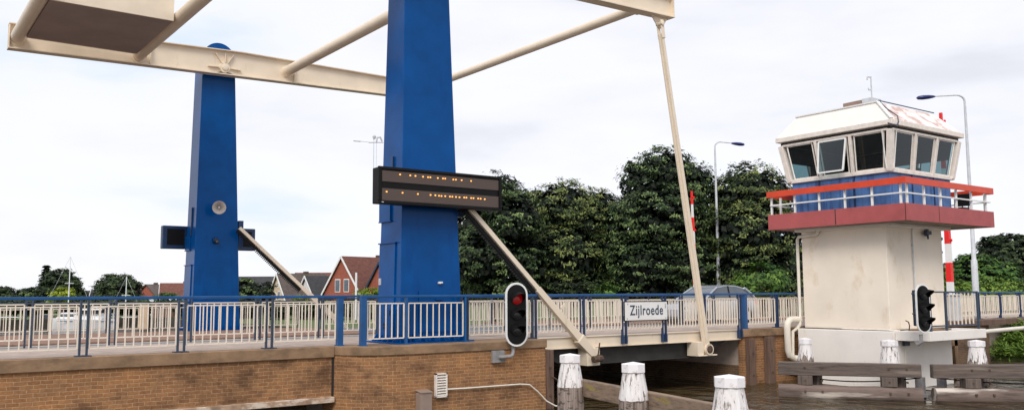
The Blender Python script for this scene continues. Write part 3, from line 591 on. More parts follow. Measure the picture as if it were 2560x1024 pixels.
# ------------------------------------------------------------------ boat signals
def boat_signal(label, org, lit, n=(-.22, -.975), H=1.56, W=.60):
    """org = centre of the board"""
    o = Vector(org); nn = Vector((n[0], n[1], 0)).normalized(); rt = Vector((0, 0, 1)).cross(nn).normalized() ; z = Vector((0, 0, 1))
    p = thing('boat_signal', label, 'traffic light', (o.x, o.y, o.z-H/2), 'three-lens boat signals')
    def stad(w, h):
        r = w/2; pts = []
        for i in range(17):
            a = math.pi*i/16; pts.append((r*math.cos(a), (h/2-r)+r*math.sin(a)))
        for i in range(17):
            a = math.pi+math.pi*i/16; pts.append((r*math.cos(a), -(h/2-r)+r*math.sin(a)))
        return pts
    MB().prism([o+rt*x+z*y for x, y in stad(W, H)], nn*-.03).build('white_border', 'white', p, smooth=True)
    MB().prism([o+nn*.012+rt*x+z*y for x, y in stad(W-.10, H-.10)], nn*-.02).build('backboard', 'black', p)
    MB().prism([o-nn*.04+rt*x+z*y for x, y in ((-.17, -.5), (.17, -.5), (.17, .52), (-.17, .52))], nn*-.2).build('lamp_box', 'black', p, bevel=.02)
    for i, zc in enumerate((.385, .0, -.385)):
        c = o+z*zc+nn*.012
        MB().lathe([(0, .145), (.03, .14), (.05, .10), (.058, .03)], c, nn, 20).build('lens', 'redlens' if (i == 0 and lit) else 'lens', p, smooth=True)
        g = MB(); vs = []; fs = []; K = 16
        for j in range(K+1):
            a = math.radians(-20+220*j/K); dep = .10+.24*max(0, math.sin(a))**.8
            e = rt*math.cos(a)+z*math.sin(a)
            for rr_, dd in ((.175, 0), (.165, dep), (.150, dep), (.158, 0)): vs.append(c+e*rr_+nn*dd-z*(.03*dd/.3))
        for j in range(K):
            for q_ in range(3): fs.append((j*4+q_, j*4+q_+1, (j+1)*4+q_+1, (j+1)*4+q_))
        g.add(vs, fs); g.build('hood', 'black', p, smooth=True)
    return p
s1 = boat_signal('upright black boat signal with white rim and red lamp lit, on the brick abutment', (12.95, 17.42, .66), True)
g = MB().tube([(12.93, 17.55, -.10), (12.93, 17.55, -.26), (12.88, 17.52, -.33), (12.8, 17.5, -.36), (12.55, 17.5, -.365), (12.53, 17.66, -.365)], .045, 12); g.build('bracket_pipe', 'bracketgrey', s1, smooth=True)
MB().box(12.36, 12.70, 17.58, 17.68, -.50, -.21).build('wall_plate', 'bracketgrey', s1, bevel=.01)
s2 = boat_signal('slanted unlit black boat signal at the corner of the control tower', (*onY(2309, 770, 13.35).xy, onY(2309, 770, 13.35).z), False, H=1.40, W=.56)
pc = onY(2309, 770, 13.35)
wp = onY(2268, 850, 14.5)
MB().tube([(pc.x, pc.y+.12, pc.z-.74), (pc.x, pc.y+.12, pc.z-.95), (pc.x-.05, pc.y+.2, pc.z-1.03), (wp.x+.05, 14.3, wp.z), (wp.x, 14.55, wp.z)], .05, 12).build('bracket_pipe', 'bracketgrey', s2, smooth=True)
MB().box(wp.x-.16, wp.x+.16, 14.5, 14.57, wp.z-.16, wp.z+.2).build('wall_plate', 'post', s2, bevel=.01)
MB().tube([(wp.x+.02, 14.45, wp.z+.2), (wp.x, 14.4, wp.z+.45), (wp.x-.06, 14.4, wp.z+.56), (wp.x-.2, 14.4, wp.z+.6)], .018, 6).build('cable', 'rust', s2)
MB().bar(pc+Vector((-.22, .14, -.5)), pc+Vector((-.22, .14, .5)), .04, .04).bar(pc+Vector((-.22, .14, .42)), pc+Vector((-.34, .14, .42)), .04, .04).bar(pc+Vector((-.22, .14, -.15)), pc+Vector((-.34, .14, -.15)), .04, .04).build('rear_bracket', 'post', s2)

# ------------------------------------------------------------------ wall fittings
v = thing('wall_vent', 'cream louvred vent on the brick abutment below the near pylon', 'vent', (10.89, 17.6, -1.22))
MB().box(10.74, 10.77, 17.58, 17.68, -1.20, -.66).box(11.02, 11.05, 17.58, 17.68, -1.20, -.66).box(10.74, 11.05, 17.58, 17.68, -.69, -.66).box(10.74, 11.05, 17.58, 17.68, -1.21, -1.18).build('frame', 'frame', v)
g = MB()
for i in range(8): g.prism([(10.77, 17.585, -1.16+i*.06), (10.77, 17.66, -1.12+i*.06), (10.77, 17.66, -1.135+i*.06), (10.77, 17.585, -1.175+i*.06)], (.25, 0, 0))
g.build('louvre', 'frame', v); box(10.77, 11.02, 17.655, 17.665, -1.18, -.69).build('dark_back', 'dark', v)
v = thing('junction_box', 'grey steel box on the abutment beside the louvred vent', 'box', (10.42, 17.5, -1.6))
MB().box(10.24, 10.54, 17.42, 17.66, -1.9, -1.06).build('case', M.setdefault('box', mat('box_grey', (.30, .22, .18), .6, var=.1)), v, bevel=.01)
MB().prism([(10.23, 17.40, -1.06), (10.55, 17.40, -1.06), (10.55, 17.66, -1.02), (10.23, 17.66, -1.02)], (0, 0, .02)).build('lid', M['box'], v)
p = MB().tube([(11.05, 17.62, -1.04), (11.6, 17.62, -1.05), (13.2, 17.64, -1.06), (13.5, 17.64, -1.09), (13.75, 17.62, -1.28), (14.0, 17.6, -1.52), (14.25, 17.55, -1.66), (14.8, 17.4, -1.72)], .018, 8).build('conduit', 'pipewhite', smooth=True)
solo(recenter(p, (11.05, 17.62, -1.06)), 'thin white conduit running right from the vent and dropping to the water', 'pipe')
TG = 'vertical timbers bolted to the abutments'
def wall_timber(label, x0, x1, y0, y1, zt):
    p = thing('wall_timber', label, 'timber', ((x0+x1)/2, y0, WZ), TG)
    MB().box(x0, x1, y0, y1, WZ-.3, zt).build('beam', 'timber', p, bevel=.015)
    g = MB()
    for z in (zt-.45, zt-1.15): g.box((x0+x1)/2-.03, (x0+x1)/2+.03, y0-.02, y0+.01, z-.03, z+.03)
    g.build('bolt', 'rust', p)
wall_timber('brown timber post against the end of the near brick abutment, under the deck', 14.12, 14.38, 17.75, 18.2, -.27)
wall_timber('brown timber post at the left corner of the right-hand abutment', 22.80, 23.10, 18.24, 18.42, -.30)
wall_timber('brown timber post in the middle of the right-hand abutment', 23.72, 24.06, 18.22, 18.42, -.26)
p = MB().tube([(14.3, 17.72, -.95), (14.2, 17.0, -1.12), (13.6, 16.2, -1.22), (13.0, 15.4, -1.2), (12.3, 14.45, -1.05)], .016, 6).build('mooring_chain', 'rust')
solo(recenter(p, (14.3, 17.72, -1.2)), 'slack chain from the abutment timber to the nearest-left bollard', 'chain')

# ------------------------------------------------------------------ bollards and fenders
def bollard(label, x, y, zt, r, mt, group, rot=0):
    base = WZ-.3; p = thing('mooring_bollard', label, 'bollard', (x, y, zt-1.7), group)
    prof = [(0, r*1.12), (1.02, r*1.12), (1.06, r*1.10), (1.5, r*.80), (1.53, r*.79)]
    MB().lathe([(h, rr_) for h, rr_ in prof], (x, y, zt-1.7), n=12).build('post', mt, p, smooth=False)
    g = MB(); w_ = r*.92
    ca = [Vector((x, y, 0))+Vector((math.cos(a+rot), math.sin(a+rot), 0))*w_ for a in [math.radians(22.5+45*i) for i in range(8)]]
    g.prism([(c.x, c.y, zt-.19) for c in ca], (0, 0, .15)); n0 = len(g.v)
    g.add([(c.x, c.y, zt-.04) for c in ca]+[(x, y, zt)], [(i, (i+1) % 8, 8) for i in range(8)])
    g.build('cap', 'cap', p, bevel=.006)
    return p
NB = 'near white-capped bollards in line with the bridge pier'
bollard('near white-topped bollard, left of the three, beside the abutment timber', 11.87, 14.12, -.07, .245, 'boll', NB)
bollard('near white-topped bollard, middle of the three, below the name sign', 11.35, 11.72, -.08, .245, 'boll', NB)
bollard('near white-topped bollard at the bottom edge, right and closest of the three', 10.72, 8.98, -.08, .265, 'boll', NB)
p = thing('guide_fender', 'mossy timber rails between the three near bollards', 'fender', (11.5, 12, -1.2))
def plank(a, b_, w_, h_, m='mossy', nm='rail', par=None, bv=.02): return MB().bar(a, b_, w_, h_).build(nm, m, par, bevel=bv)
M['mossyY'] = wood_mat('mossy_timber_along', (.08, .06, .045), (.24, .17, .12), (.30, .23, .06), (14, 1.5, 14), .58)
MB().bar((12.18, 14.3, -.78), (10.98, 8.6, -.80), .16, .34).build('rail', 'mossyY', p, bevel=.02)
MB().bar((12.2, 14.3, -1.45), (11.0, 8.6, -1.47), .18, .34).build('rail', 'mossyY', p, bevel=.02)
# right-hand fender lines
def fender_run(label, a, b_, blocks, chain=True, ext=0):
    a = Vector((*a, 0)); b_ = Vector((*b_, 0)); d = (b_-a).normalized(); nr = Vector((d.y, -d.x, 0));
    if nr.dot(a) < 0: nr = -nr            # away from the viewer
    p = thing('timber_fender', label, 'fender', (a.x, a.y, WZ), 'timber fenders in front of the control tower')
    ang = math.atan2(d.y, d.x)
    def loc(me_ob):   # turn the mesh so the grain runs along its own z axis
        return me_ob
    def beam(nm, z0, z1, w_, h_, mt, oval=False, off=0):
        L = (b_-a).length; o = bpy.data.objects.new(nm, None)
        g = MB()
        if oval:
            K = 14; seg = 10; vs = []; fs = []
            for i in range(seg+1):
                s = L*i/seg; wob = .012*math.sin(i*2.1)
                for k in range(K):
                    t_ = 2*math.pi*k/K; c, s_ = math.cos(t_), math.sin(t_); c = abs(c)**.7*(1 if c > 0 else -1); s_ = abs(s_)**.7*(1 if s_ > 0 else -1)
                    vs.append((c*(w_/2+wob), s_*(h_/2+wob), s))
            for i in range(seg):
                for k in range(K): fs.append((i*K+k, i*K+(k+1) % K, (i+1)*K+(k+1) % K, (i+1)*K+k))
            fs.append(tuple(range(K))); fs.append(tuple(seg*K+k for k in range(K))); g.add(vs, fs)
        else: g.box(-w_/2, w_/2, -h_/2, h_/2, 0, L)
        me = g.build(nm, mt, None, bevel=0 if oval else .02, smooth=oval); bpy.data.objects.remove(o)
        q0 = Vector((a.x, a.y, z0))+nr*off; q1 = Vector((b_.x, b_.y, z1))+nr*off
        zax = (q1-q0).normalized(); xax = zax.cross(Vector((0, 0, 1))).normalized(); yax = zax.cross(xax)
        mw = Matrix((( xax.x, yax.x, zax.x, q0.x), (xax.y, yax.y, zax.y, q0.y), (xax.z, yax.z, zax.z, q0.z), (0, 0, 0, 1)))
        me.parent = p; me.matrix_local = Matrix.Translation(-p.location) @ mw
        return me
    beam('upper_beam', -.97, -.97, .26, .36, 'fender', off=.1)
    beam('lower_log', -1.60, -1.62, .42, .40, 'log', True)
    g = MB(); L = (b_-a).length
    for s in blocks:
        q_ = a+d*s+nr*.12; MB().bar(q_-d*.2+Vector((0, 0, -1.28)), q_+d*.2+Vector((0, 0, -1.28)), .42, .26).build('spacer_block', 'fender', p, bevel=.015)
    g = MB()
    for s in list(blocks)+[x+.45 for x in blocks]:
        q_ = a+d*s
        for z in (-.93, -1.28, -1.56): g.bar(q_+nr*(-.05-.15*(z < -1.4)-.05*(z < -1.2))+Vector((0, 0, z)), q_+nr*(-.01)+Vector((0, 0, z)), .05, .05)
    g.build('bolt', 'rust', p)
    g = MB(); q0 = a+d*.3+nr*.35; q1 = b_+nr*.35; pts = [q0.lerp(q1, i/12)+Vector((0, 0, -1.18-.14*math.sin(math.pi*i/12))) for i in range(13)]
    g.tube(pts, .018, 6); g.build('rope', 'black', p)
    g = MB()
    for s in blocks: q_ = a+d*(s+.3)+nr*.4; MB().box(q_.x-.12, q_.x+.12, q_.y-.12, q_.y+.12, WZ-.5, -1.02).build('pile', 'fender', p)
    return p
fender_run('long weathered timber fender in front of the tower base, left of the gap', (20.95, 15.80), (23.12, 12.78), [.72, 2.9])
fender_run('weathered timber fender at the right edge of the picture, right of the gap', (23.22, 12.52), (26.9, 9.30), [1.0, 3.4])
RB = 'white-capped bollards behind the tower fenders'
bollard('ragged white-capped bollard behind the left end of the long fender, beside the fat white pipe', *at(2008, 25.9).xy, -.16, .21, 'boll2', RB)
bollard('white-capped bollard in front of the tower base corner', *at(2217, 25.2).xy, -.19, .26, 'boll', RB)
bollard('ragged bollard with hanging white flakes, rightmost, beneath the tower slab', *at(2434, 24.5).xy, -.17, .24, 'boll2', RB)
g = MB(); c0 = at(2316, 24.4); g.box(c0.x-.3, c0.x-.1, c0.y+.1, c0.y+.3, WZ-.3, -1.18).box(c0.x-.3, c0.x+.3, c0.y-.05, c0.y+.1, -1.72, -1.62).box(c0.x+.1, c0.x+.28, c0.y-.3, c0.y-.1, -1.72, -1.2)
solo(recenter(g.build('fender_bracket', 'bracketgrey', bevel=.01), (c0.x, c0.y, WZ)), 'dark steel brackets in the gap between the two timber fenders', 'bracket')

# ------------------------------------------------------------------ control tower
TX0, TX1, TY0, TY1 = 25.17, 28.50, 14.83, 17.85
tw = thing('control_tower', 'cream bridge control tower with red-railed balcony and slanted glass cabin', 'control tower', (26.8, 16.3, WZ))
MB().box(TX0, TX1, TY0, TY1, .0, 3.25).build('shaft', 'render', tw, bevel=.02)
MB().box(24.92, 28.30, 14.58, 17.95, WZ-.4, -.02).build('base', 'whitewall', tw, bevel=.02)
MB().box(25.1, 28.55, 14.78, 17.9, -.03, .0).build('joint', 'dark', tw)
sl = MB().prism([(25.24, 13.62, -.29), (28.6, 13.62, -.29), (28.6, 14.575, -.29), (25.0, 14.575, -.29), (25.0, 14.1, -.29)], (0, 0, .28)).build('slab', 'whitewall', tw, bevel=.012)
MB().box(25.6, 27.0, 13.9, 14.5, -.01, .03).build('step_plate', 'coping', sl)
MB().box(28.30, 28.34, 14.6, 17.5, WZ-.4, -.3).build('side_recess', 'brickdark', tw)
MB().box(28.34, 29.3, 14.9, 15.1, -.62, -.3).box(29.1, 29.3, 14.9, 15.1, WZ-.3, -.3).build('side_beam', 'coping', tw)
# balcony
BX0, BX1, BY0, BY1 = 24.45, 29.80, 13.72, 18.62
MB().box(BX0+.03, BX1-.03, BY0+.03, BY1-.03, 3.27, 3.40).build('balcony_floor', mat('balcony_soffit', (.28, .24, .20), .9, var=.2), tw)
MB().box(25.0, 28.7, 14.6, 18.0, 3.16, 3.27).build('corbel', 'whitewall', tw, bevel=.02)
f = MB(); f.box(BX0, BX0+.04, BY0, BY1, 3.25, 3.76).box(BX1-.04, BX1, BY0, BY1, 3.25, 3.76).box(BX0+.05, BX1-.05, BY0, BY0+.04, 3.25, 3.76).box(BX0+.05, BX1-.05, BY1-.04, BY1, 3.25, 3.76)
f.build('fascia', 'dusty', tw, bevel=.004)
g = MB(); g.box(BX0-.004, BX0-.002, 16.05, 16.08, 3.27, 3.75).box(BX0-.004, BX0-.002, 13.74, 13.76, 3.25, 3.76).box(26.3, 26.32, BY0-.004, BY0-.002, 3.27, 3.75).build('fascia_joint', 'dark', tw)
br = MB(); z0, z1 = 4.34, 4.54
br.box(BX0-.02, BX0+.02, BY0-.02, BY1+.02, z0, z1).box(BX1-.02, BX1+.02, BY0-.02, BY1+.02, z0, z1).box(BX0+.03, BX1-.03, BY0-.02, BY0+.02, z0, z1).box(BX0+.03, BX1-.03, BY1-.02, BY1+.02, z0, z1)
br.build('balcony_rail', 'orange', tw, bevel=.004)
MB().box(BX0+.05, BX0+.09, BY0+.06, BY1-.06, 4.06, 4.10).box(BX1-.09, BX1-.05, BY0+.06, BY1-.06, 4.06, 4.10).box(BX0+.06, BX1-.06, BY0+.05, BY0+.09, 4.055, 4.095).box(BX0+.06, BX1-.06, BY1-.09, BY1-.05, 4.055, 4.095).build('middle_rail', 'white', tw)
def bpost(x, y):
    MB().box(x-.03, x+.03, y-.03, y+.03, 3.76, 4.36).build('balcony_post', 'white', tw, bevel=.004)
for i in range(6): bpost(BX0+.12, BY0+.22+i*.92); bpost(BX1-.12, BY0+.22+i*.97)
for i in range(6): bpost(BX0+.28+i*.96, BY0+.12); bpost(BX0+.55+i*.93, BY1-.12)
# blue parapet body
CX0, CX1, CY0, CY1, CZ0, CZ1 = 24.84, 28.50, 14.40, 17.94, 4.82, 6.06
MB().box(CX0+.03, CX1-.03, CY0+.03, CY1-.03, 3.4, CZ0).build('cabin_parapet', 'faded', tw, bevel=.01)
g = MB()
for yy in (15.6, 16.85): g.box(CX0-.005, CX0+.03, yy, yy+.05, 3.4, CZ0)
for xx in (26.1, 27.4): g.box(xx, xx+.04, CY0-.0, CY0+.03, 3.4, CZ0)
g.build('panel_joint', 'darkblue', tw)
OUT = .19
def corner(ix, iy, t_):
    o = OUT*t_; return Vector(((CX0-o, CX1+o)[ix], (CY0-o, CY1+o)[iy], CZ0+(CZ1-CZ0)*t_))
sides = [((0, 0), (0, 1)), ((0, 0), (1, 0)), ((1, 0), (1, 1)), ((0, 1), (1, 1))]
def fpt(side, u, t_): 
    a, b_ = sides[side]; return corner(*a, t_).lerp(corner(*b_, t_), u)
MB().box(CX0-.05, CX1+.05, CY0-.05, CY1+.05, CZ0-.04, CZ0+.03).build('cabin_sill', 'frame', tw, bevel=.01)
g = MB()
for ix in (0, 1):
    for iy in (0, 1): MB().bar(corner(ix, iy, 0), corner(ix, iy, 1), .17, .17, upv=(1, 0, 0)).build('corner_post', 'frame', tw, bevel=.015)
divs = [.0, .345, .665, 1.0]
for sdx in range(4):
    a_, b_ = sides[sdx]
    for i in (1, 2):
        MB().bar(fpt(sdx, divs[i], 0), fpt(sdx, divs[i], 1), .10, .11, upv=(1, 0, 0) if sdx in (0, 2) else (0, 1, 0)).build('mullion', 'frame', tw, bevel=.01)
    g = MB(); g.bar(fpt(sdx, .02, .995), fpt(sdx, .98, .995), .09, .07); g.bar(fpt(sdx, .02, .035), fpt(sdx, .98, .035), .09, .08); g.build('window_frame', 'frame', tw, bevel=.008)
    for i in range(3):
        u0, u1 = divs[i]+.035, divs[i+1]-.035
        if i == 0: u0 += .02
        if i == 2: u1 -= .02
        c4 = [fpt(sdx, u0, .075), fpt(sdx, u1, .075), fpt(sdx, u1, .955), fpt(sdx, u0, .955)]
        wn = MB()
        for p_, q_ in zip(c4, c4[1:]+c4[:1]): wn.bar(p_, q_, .035, .035)
        wf = wn.build('window', 'frame', tw)
        if sdx == 0 and i == 1:   # top-hung sash pushed open
            outv = Vector((-.36, 0, .05)); c4 = [c4[0]+outv, c4[1]+outv, c4[2]+Vector((-.03, 0, -.02)), c4[3]+Vector((-.03, 0, -.02))]
            wn = MB()
            for p_, q_ in zip(c4, c4[1:]+c4[:1]): wn.bar(p_, q_, .04, .05)
            wf = wn.build('open_sash', 'white', tw)
        me = bpy.data.meshes.new('pane'); org = world_loc(wf); me.from_pydata([tuple(v_-org) for v_ in c4], [], [(0, 1, 2, 3)]); me.materials.append(M['glass'])
        o = bpy.data.objects.new('pane', me); SC.collection.objects.link(o); o.parent = wf
for sdx in range(4):
    ins = [Vector((.07, 0, 0)), Vector((0, .07, 0)), Vector((-.07, 0, 0)), Vector((0, -.07, 0))][sdx]
    if sdx in (2, 3):
        c4 = [fpt(sdx, .04, .52)+ins, fpt(sdx, .96, .52)+ins, fpt(sdx, .96, .98)+ins, fpt(sdx, .04, .98)+ins]
        MB().prism(c4, ins*.2).build('sun_blind', 'dark', tw)
# window stays near the corner
MB().bar(fpt(0, .06, .98)+Vector((-.06, 0, 0)), fpt(0, .015, .05)+Vector((-.10, 0, 0)), .025, .03).bar(fpt(1, .06, .98)+Vector((0, -.06, 0)), fpt(1, .015, .05)+Vector((0, -.10, 0)), .025, .03).build('window_stay', 'white', tw)
# roof
EX0, EX1, EY0, EY1 = CX0-.31, CX1+.32, CY0-.31, CY1+.30
MB().box(CX0-.2, CX1+.2, CY0-.2, CY1+.2, CZ1, 6.15).build('cabin_ceiling', 'dark', tw)
g = MB(); g.box(EX0-.02, EX0+.14, EY0-.02, EY1+.02, 6.17, 6.33).box(EX1-.14, EX1+.02, EY0-.02, EY1+.02, 6.17, 6.33).box(EX0+.141, EX1-.141, EY0-.02, EY0+.14, 6.17, 6.33).box(EX0+.141, EX1-.141, EY1-.14, EY1+.02, 6.17, 6.33)
g.build('gutter', 'frame', tw, bevel=.015)
MB().box(EX0+.15, EX1-.15, EY0+.15, EY1-.15, 6.15, 6.20).build('eaves_board', 'frame', tw)
RX0, RX1, RY0, RY1, RZ = 24.85, 28.15, 14.70, 17.65, 6.98
E4 = [Vector((EX0, EY0, 6.33)), Vector((EX1, EY0, 6.33)), Vector((EX1, EY1, 6.33)), Vector((EX0, EY1, 6.33))]; T4 = [Vector((RX0, RY0, RZ)), Vector((RX1, RY0, RZ)), Vector((RX1, RY1, RZ)), Vector((RX0, RY1, RZ))]
m_, t_, b_n = new_mat('peeling_white_roof'); nn_ = noise(t_, 1.0, 7, sc3=(1.5, 1.5, 2.5), rough=.62); cc = ramp(t_, nn_.outputs[0], [(.44, (.85, .80, .78)), (.53, (.78, .66, .62)), (.56, (.60, .42, .38)), (.66, (.55, .42, .38)), (.7, (.8, .75, .72))])
t_.links.new(cc.outputs[0], b_n.inputs['Base Color']); b_n.inputs['Roughness'].default_value = .8; M['peel'] = m_
MB().hexa([E4[3], E4[0], T4[0], T4[3], E4[3]+Vector((.3, 0, 0)), E4[0]+Vector((.3, .3, 0)), T4[0]+Vector((.1, .1, -.2)), T4[3]+Vector((.1, 0, -.2))]).build('roof', mat('roof_white', (.86, .83, .78), .7, var=.03), tw)
MB().hexa([E4[0], E4[1], T4[1], T4[0], E4[0]+Vector((.3, .3, 0)), E4[1]+Vector((-.3, .3, 0)), T4[1]+Vector((-.1, .1, -.2)), T4[0]+Vector((.1, .1, -.2))]).build('roof_slope', 'peel', tw)
MB().add([E4[1], E4[2], T4[2], T4[1], E4[2], E4[3], T4[3], T4[2], T4[0], T4[1], T4[2], T4[3]], [(0, 1, 2, 3), (4, 5, 6, 7), (8, 9, 10, 11)]).build('roof_top', 'white', tw)
MB().bar(E4[0]+Vector((0, 0, .02)), T4[0]+Vector((0, 0, .02)), .10, .04).bar(T4[0]+Vector((0, 0, .02)), T4[3]+Vector((0, 0, .02)), .08, .04).build('ridge_trim', 'white', tw)
MB().tube([T4[0]+Vector((.05, .0, .06)), T4[1]+Vector((0, -.02, .05))], .018, 6).tube([T4[0]+Vector((.05, 0, .06)), T4[0]+Vector((.12, -.25, -.25)), E4[0]+Vector((.35, .0, .12)), E4[0]+Vector((.32, -.04, -.08)), E4[0]+Vector((.18, -.05, -.22)), E4[0]+Vector((.0, -.06, -.2)), E4[0]+Vector((-.04, .1, -.12))], .018, 6).build('cable', 'post', tw)
# roof fittings
rf = thing('roof_hatch', 'small rusty hatch box on the tower roof', 'hatch', (25.2, 15.4, 7.0))
MB().prism([(24.92, 15.3, 7.0), (24.95, 15.95, 7.0), (25.5, 15.95, 7.0), (25.5, 15.3, 7.0)], (0, 0, .17)).build('box', mat('brown_hatch', (.30, .2, .16), .8), rf, bevel=.01)
MB().box(24.95, 25.5, 14.95, 15.29, 7.0, 7.2).build('grey_box', 'galv', rf, bevel=.01)
am = thing('antenna_mast', 'slender grey antenna mast on the tower roof', 'mast', (25.3, 15.05, 7.1))
a0 = Vector((25.05, 15.0, 7.0))
MB().tube([a0, a0+Vector((0, 0, .87))], .022, 8).build('pole', 'galv', am)
MB().tube([a0+Vector((0, 0, .86)), a0+Vector((-.06, .08, .87)), a0+Vector((-.07, .09, .78))], .025, 8).tube([a0+Vector((0, 0, .45)), a0+Vector((-.04, .07, .46)), a0+Vector((-.04, .07, .52))], .022, 8).build('sensor', 'galv', am)
# pipes
MB().tube([(25.08, 17.15, 3.24), (25.08, 17.15, 3.10), (25.08, 17.2, 3.05), (25.08, 17.90, 3.0), (25.08, 17.95, 2.9), (25.08, 17.95, .34), (25.06, 17.95, .25)], .05, 12).build('downpipe', 'pipewhite', tw, smooth=True)
MB().tube([(25.06, 17.95, .26), (25.05, 17.95, .12), (25.0, 18.02, -.02), (24.86, 18.1, -.12), (24.84, 18.12, -.9)], .055, 12).build('waste_pipe', 'pipewhite', tw, smooth=True)
MB().tube([(25.1, 18.0, .27), (24.72, 18.0, .28), (24.55, 18.0, .25), (24.46, 18.0, .16), (24.43, 18.0, .02), (24.43, 18.0, -.72), (24.50, 18.0, -.88), (24.7, 18.0, -.98), (24.95, 18.0, -1.0)], .105, 14).build('insulated_pipe', 'pipewhite', tw, smooth=True)
MB().tube([(26.72, 14.79, 3.2), (26.62, 14.78, 3.16), (26.62, 14.79, 3.0), (26.62, 14.79, .9)], .022, 8).box(26.59, 26.65, 14.77, 14.83, 1.9, 1.94).box(26.59, 26.65, 14.77, 14.83, 2.6, 2.64).build('conduit', 'galv', tw)
MB().tube([(25.05, 16.4, .02), (25.06, 14.86, .02), (25.2, 14.55, -.0), (25.45, 14.55, -.1), (25.46, 14.55, -1.0)], .02, 8).build('cable', 'frame', tw)
sc_ = thing('security_camera', 'small dark camera under the balcony on the tower', 'camera', (27.35, 14.7, 3.0))
MB().box(27.2, 27.5, 14.62, 14.74, 2.98, 3.1).box(27.42, 27.52, 14.72, 14.83, 2.95, 3.15).build('housing', 'post', sc_, bevel=.01)
MB().tube([(27.35, 14.68, 2.98), (27.37, 14.68, 2.84)], .03, 8).build('arm', 'post', sc_)
# interior
it = thing('control_desk', 'dark control desk and screens behind the tower windows', 'desk', (26.8, 16.2, 3.5))
MB().box(25.2, 25.8, 15.0, 17.4, 4.7, 4.86).box(25.9, 28.2, 14.8, 15.3, 4.7, 4.86).build('desk', 'dark', it)
MB().box(25.55, 25.6, 15.0, 15.4, 4.86, 5.16).box(26.6, 27.0, 15.0, 15.05, 4.86, 5.1).build('screen', 'black', it)
MB().box(25.9, 28.2, 17.3, 17.9, 4.85, 5.5).box(28.1, 28.5, 15.4, 16.6, 4.85, 5.3).box(27.9, 28.4, 16.6, 17.6, 4.85, 5.9).build('cabinet', 'dark', it)
g = MB().lathe([(0, .16), (.25, .2), (.34, .14), (.38, .05)], (25.95, 15.75, 4.85), n=12); g.build('chair_back', 'black', it)
# chair on the balcony
ch = thing('office_chair', 'black chair standing on the tower balcony at its right end', 'chair', (29.2, 14.6, 3.4))
MB().box(28.85, 29.3, 14.25, 14.75, 3.84, 3.92).build('seat', 'black', ch, bevel=.02)
MB().hexa([(29.28, 14.25, 3.98), (29.34, 14.25, 3.98), (29.34, 14.75, 3.98), (29.28, 14.75, 3.98), (29.36, 14.22, 4.40), (29.42, 14.22, 4.40), (29.42, 14.78, 4.40), (29.36, 14.78, 4.40)]).build('backrest', 'black', ch, bevel=.02)
for x, y in ((28.88, 14.28), (29.27, 14.28), (28.88, 14.72), (29.27, 14.72)): MB().tube([(x, y, 3.4), (x, y, 4.0)], .015, 6).build('leg', 'black', ch)
# signals on the back of the tower
bl = thing('signal_bracket', 'dark road warning lamps on brackets behind the tower wall', 'bracket', (28.6, 15.6, 2.0))
for i, z in enumerate((3.0, 2.55, 2.15)):
    MB().tube([(28.5, 15.1, z), (28.95-.1*i, 15.1, z)], .02, 6).build('arm', 'black', bl); MB().lathe([(0, .09), (.08, .1), (.2, .05)], (28.75-.05*i, 15.1, z-.1), (1, -.2, .1), 10).build('lamp', 'black', bl)
# slab railing
sr = thing('platform_railing', 'short black railing with white bars on the white slab of the tower', 'railing', (26.8, 13.7, 0))
MB().bar((25.45, 13.72, 1.15), (28.36, 13.72, 1.15), .05, .045).bar((25.45, 13.72, .14), (28.36, 13.72, .14), .05, .04).build('rail', 'post', sr)
for x in (25.47, 26.38, 28.34): MB().box(x-.03, x+.03, 13.69, 13.75, -.01, 1.15).build('post', 'post', sr)
for i in range(7): x = 26.62+i*.235; MB().box(x-.016, x+.016, 13.705, 13.735, .16, 1.13).build('bar', 'balu', sr)
MB().bar((28.34, 13.75, 1.14), (28.34, 14.55, 1.14), .05, .045).build('return_rail', 'post', sr)
g = MB().tube([(28.62, 14.1, -.16), (33, 15.0, -.20), (38.6, 16.0, -.24)], .075, 12).build('pipe', 'pipewhite', smooth=True)
solo(recenter(g, (28.62, 14.1, -.2)), 'fat white pipe running from the tower slab to the grassy bank', 'pipe')

# ------------------------------------------------------------------ street lamps
def street_lamp(label, x, y, H, dirv, arm, zb=-.1):
    p = thing('street_lamp', label, 'street lamp', (x, y, zb), 'tall grey street lamps with dark blue heads')
    d = Vector(dirv).normalized(); o = Vector((x, y, 0))
    MB().lathe([(0, .14), (.05, .14), (2.6, .13), (2.65, .095), (H*.55, .075), (H-.5, .05)], (x, y, zb), n=12).build('pole', 'galv', p, smooth=True)
    pts = [o+Vector((0, 0, zb+H-.52)), o+Vector((0, 0, zb+H-.25))]+[o+d*(.35*(1-math.cos(a)))+Vector((0, 0, zb+H-.25+.28*math.sin(a))) for a in (.4, .8, 1.2, 1.5)]+[o+d*(arm)+Vector((0, 0, zb+H-.02))]
    MB().tube(pts, .05, 10, .03).build('arm', 'galv', p, smooth=True)
    c = o+d*arm+Vector((0, 0, zb+H-.03)); hd = (d*1.0+Vector((0, 0, -.08))).normalized()
    g = MB(); vs = []; fs = []; prof = [(-.05, .03, .03), (.05, .07, .06), (.25, .12, .09), (.5, .14, .10), (.7, .10, .08), (.78, .03, .03)]; rt = hd.cross(Vector((0, 0, 1))).normalized(); u = rt.cross(hd); K = 12
    for s, a_, b_ in prof:
        for k in range(K): th = 2*math.pi*k/K; vs.append(c+hd*s+rt*math.cos(th)*a_*1.1+u*math.sin(th)*b_)
    for i in range(len(prof)-1):
        for k in range(K): fs.append((i*K+k, i*K+(k+1) % K, (i+1)*K+(k+1) % K, (i+1)*K+k))
    fs.append(tuple(range(K))); fs.append(tuple((len(prof)-1)*K+k for k in range(K))); g.add(vs, fs); g.build('lamp_head', 'lampblue', p, smooth=True)
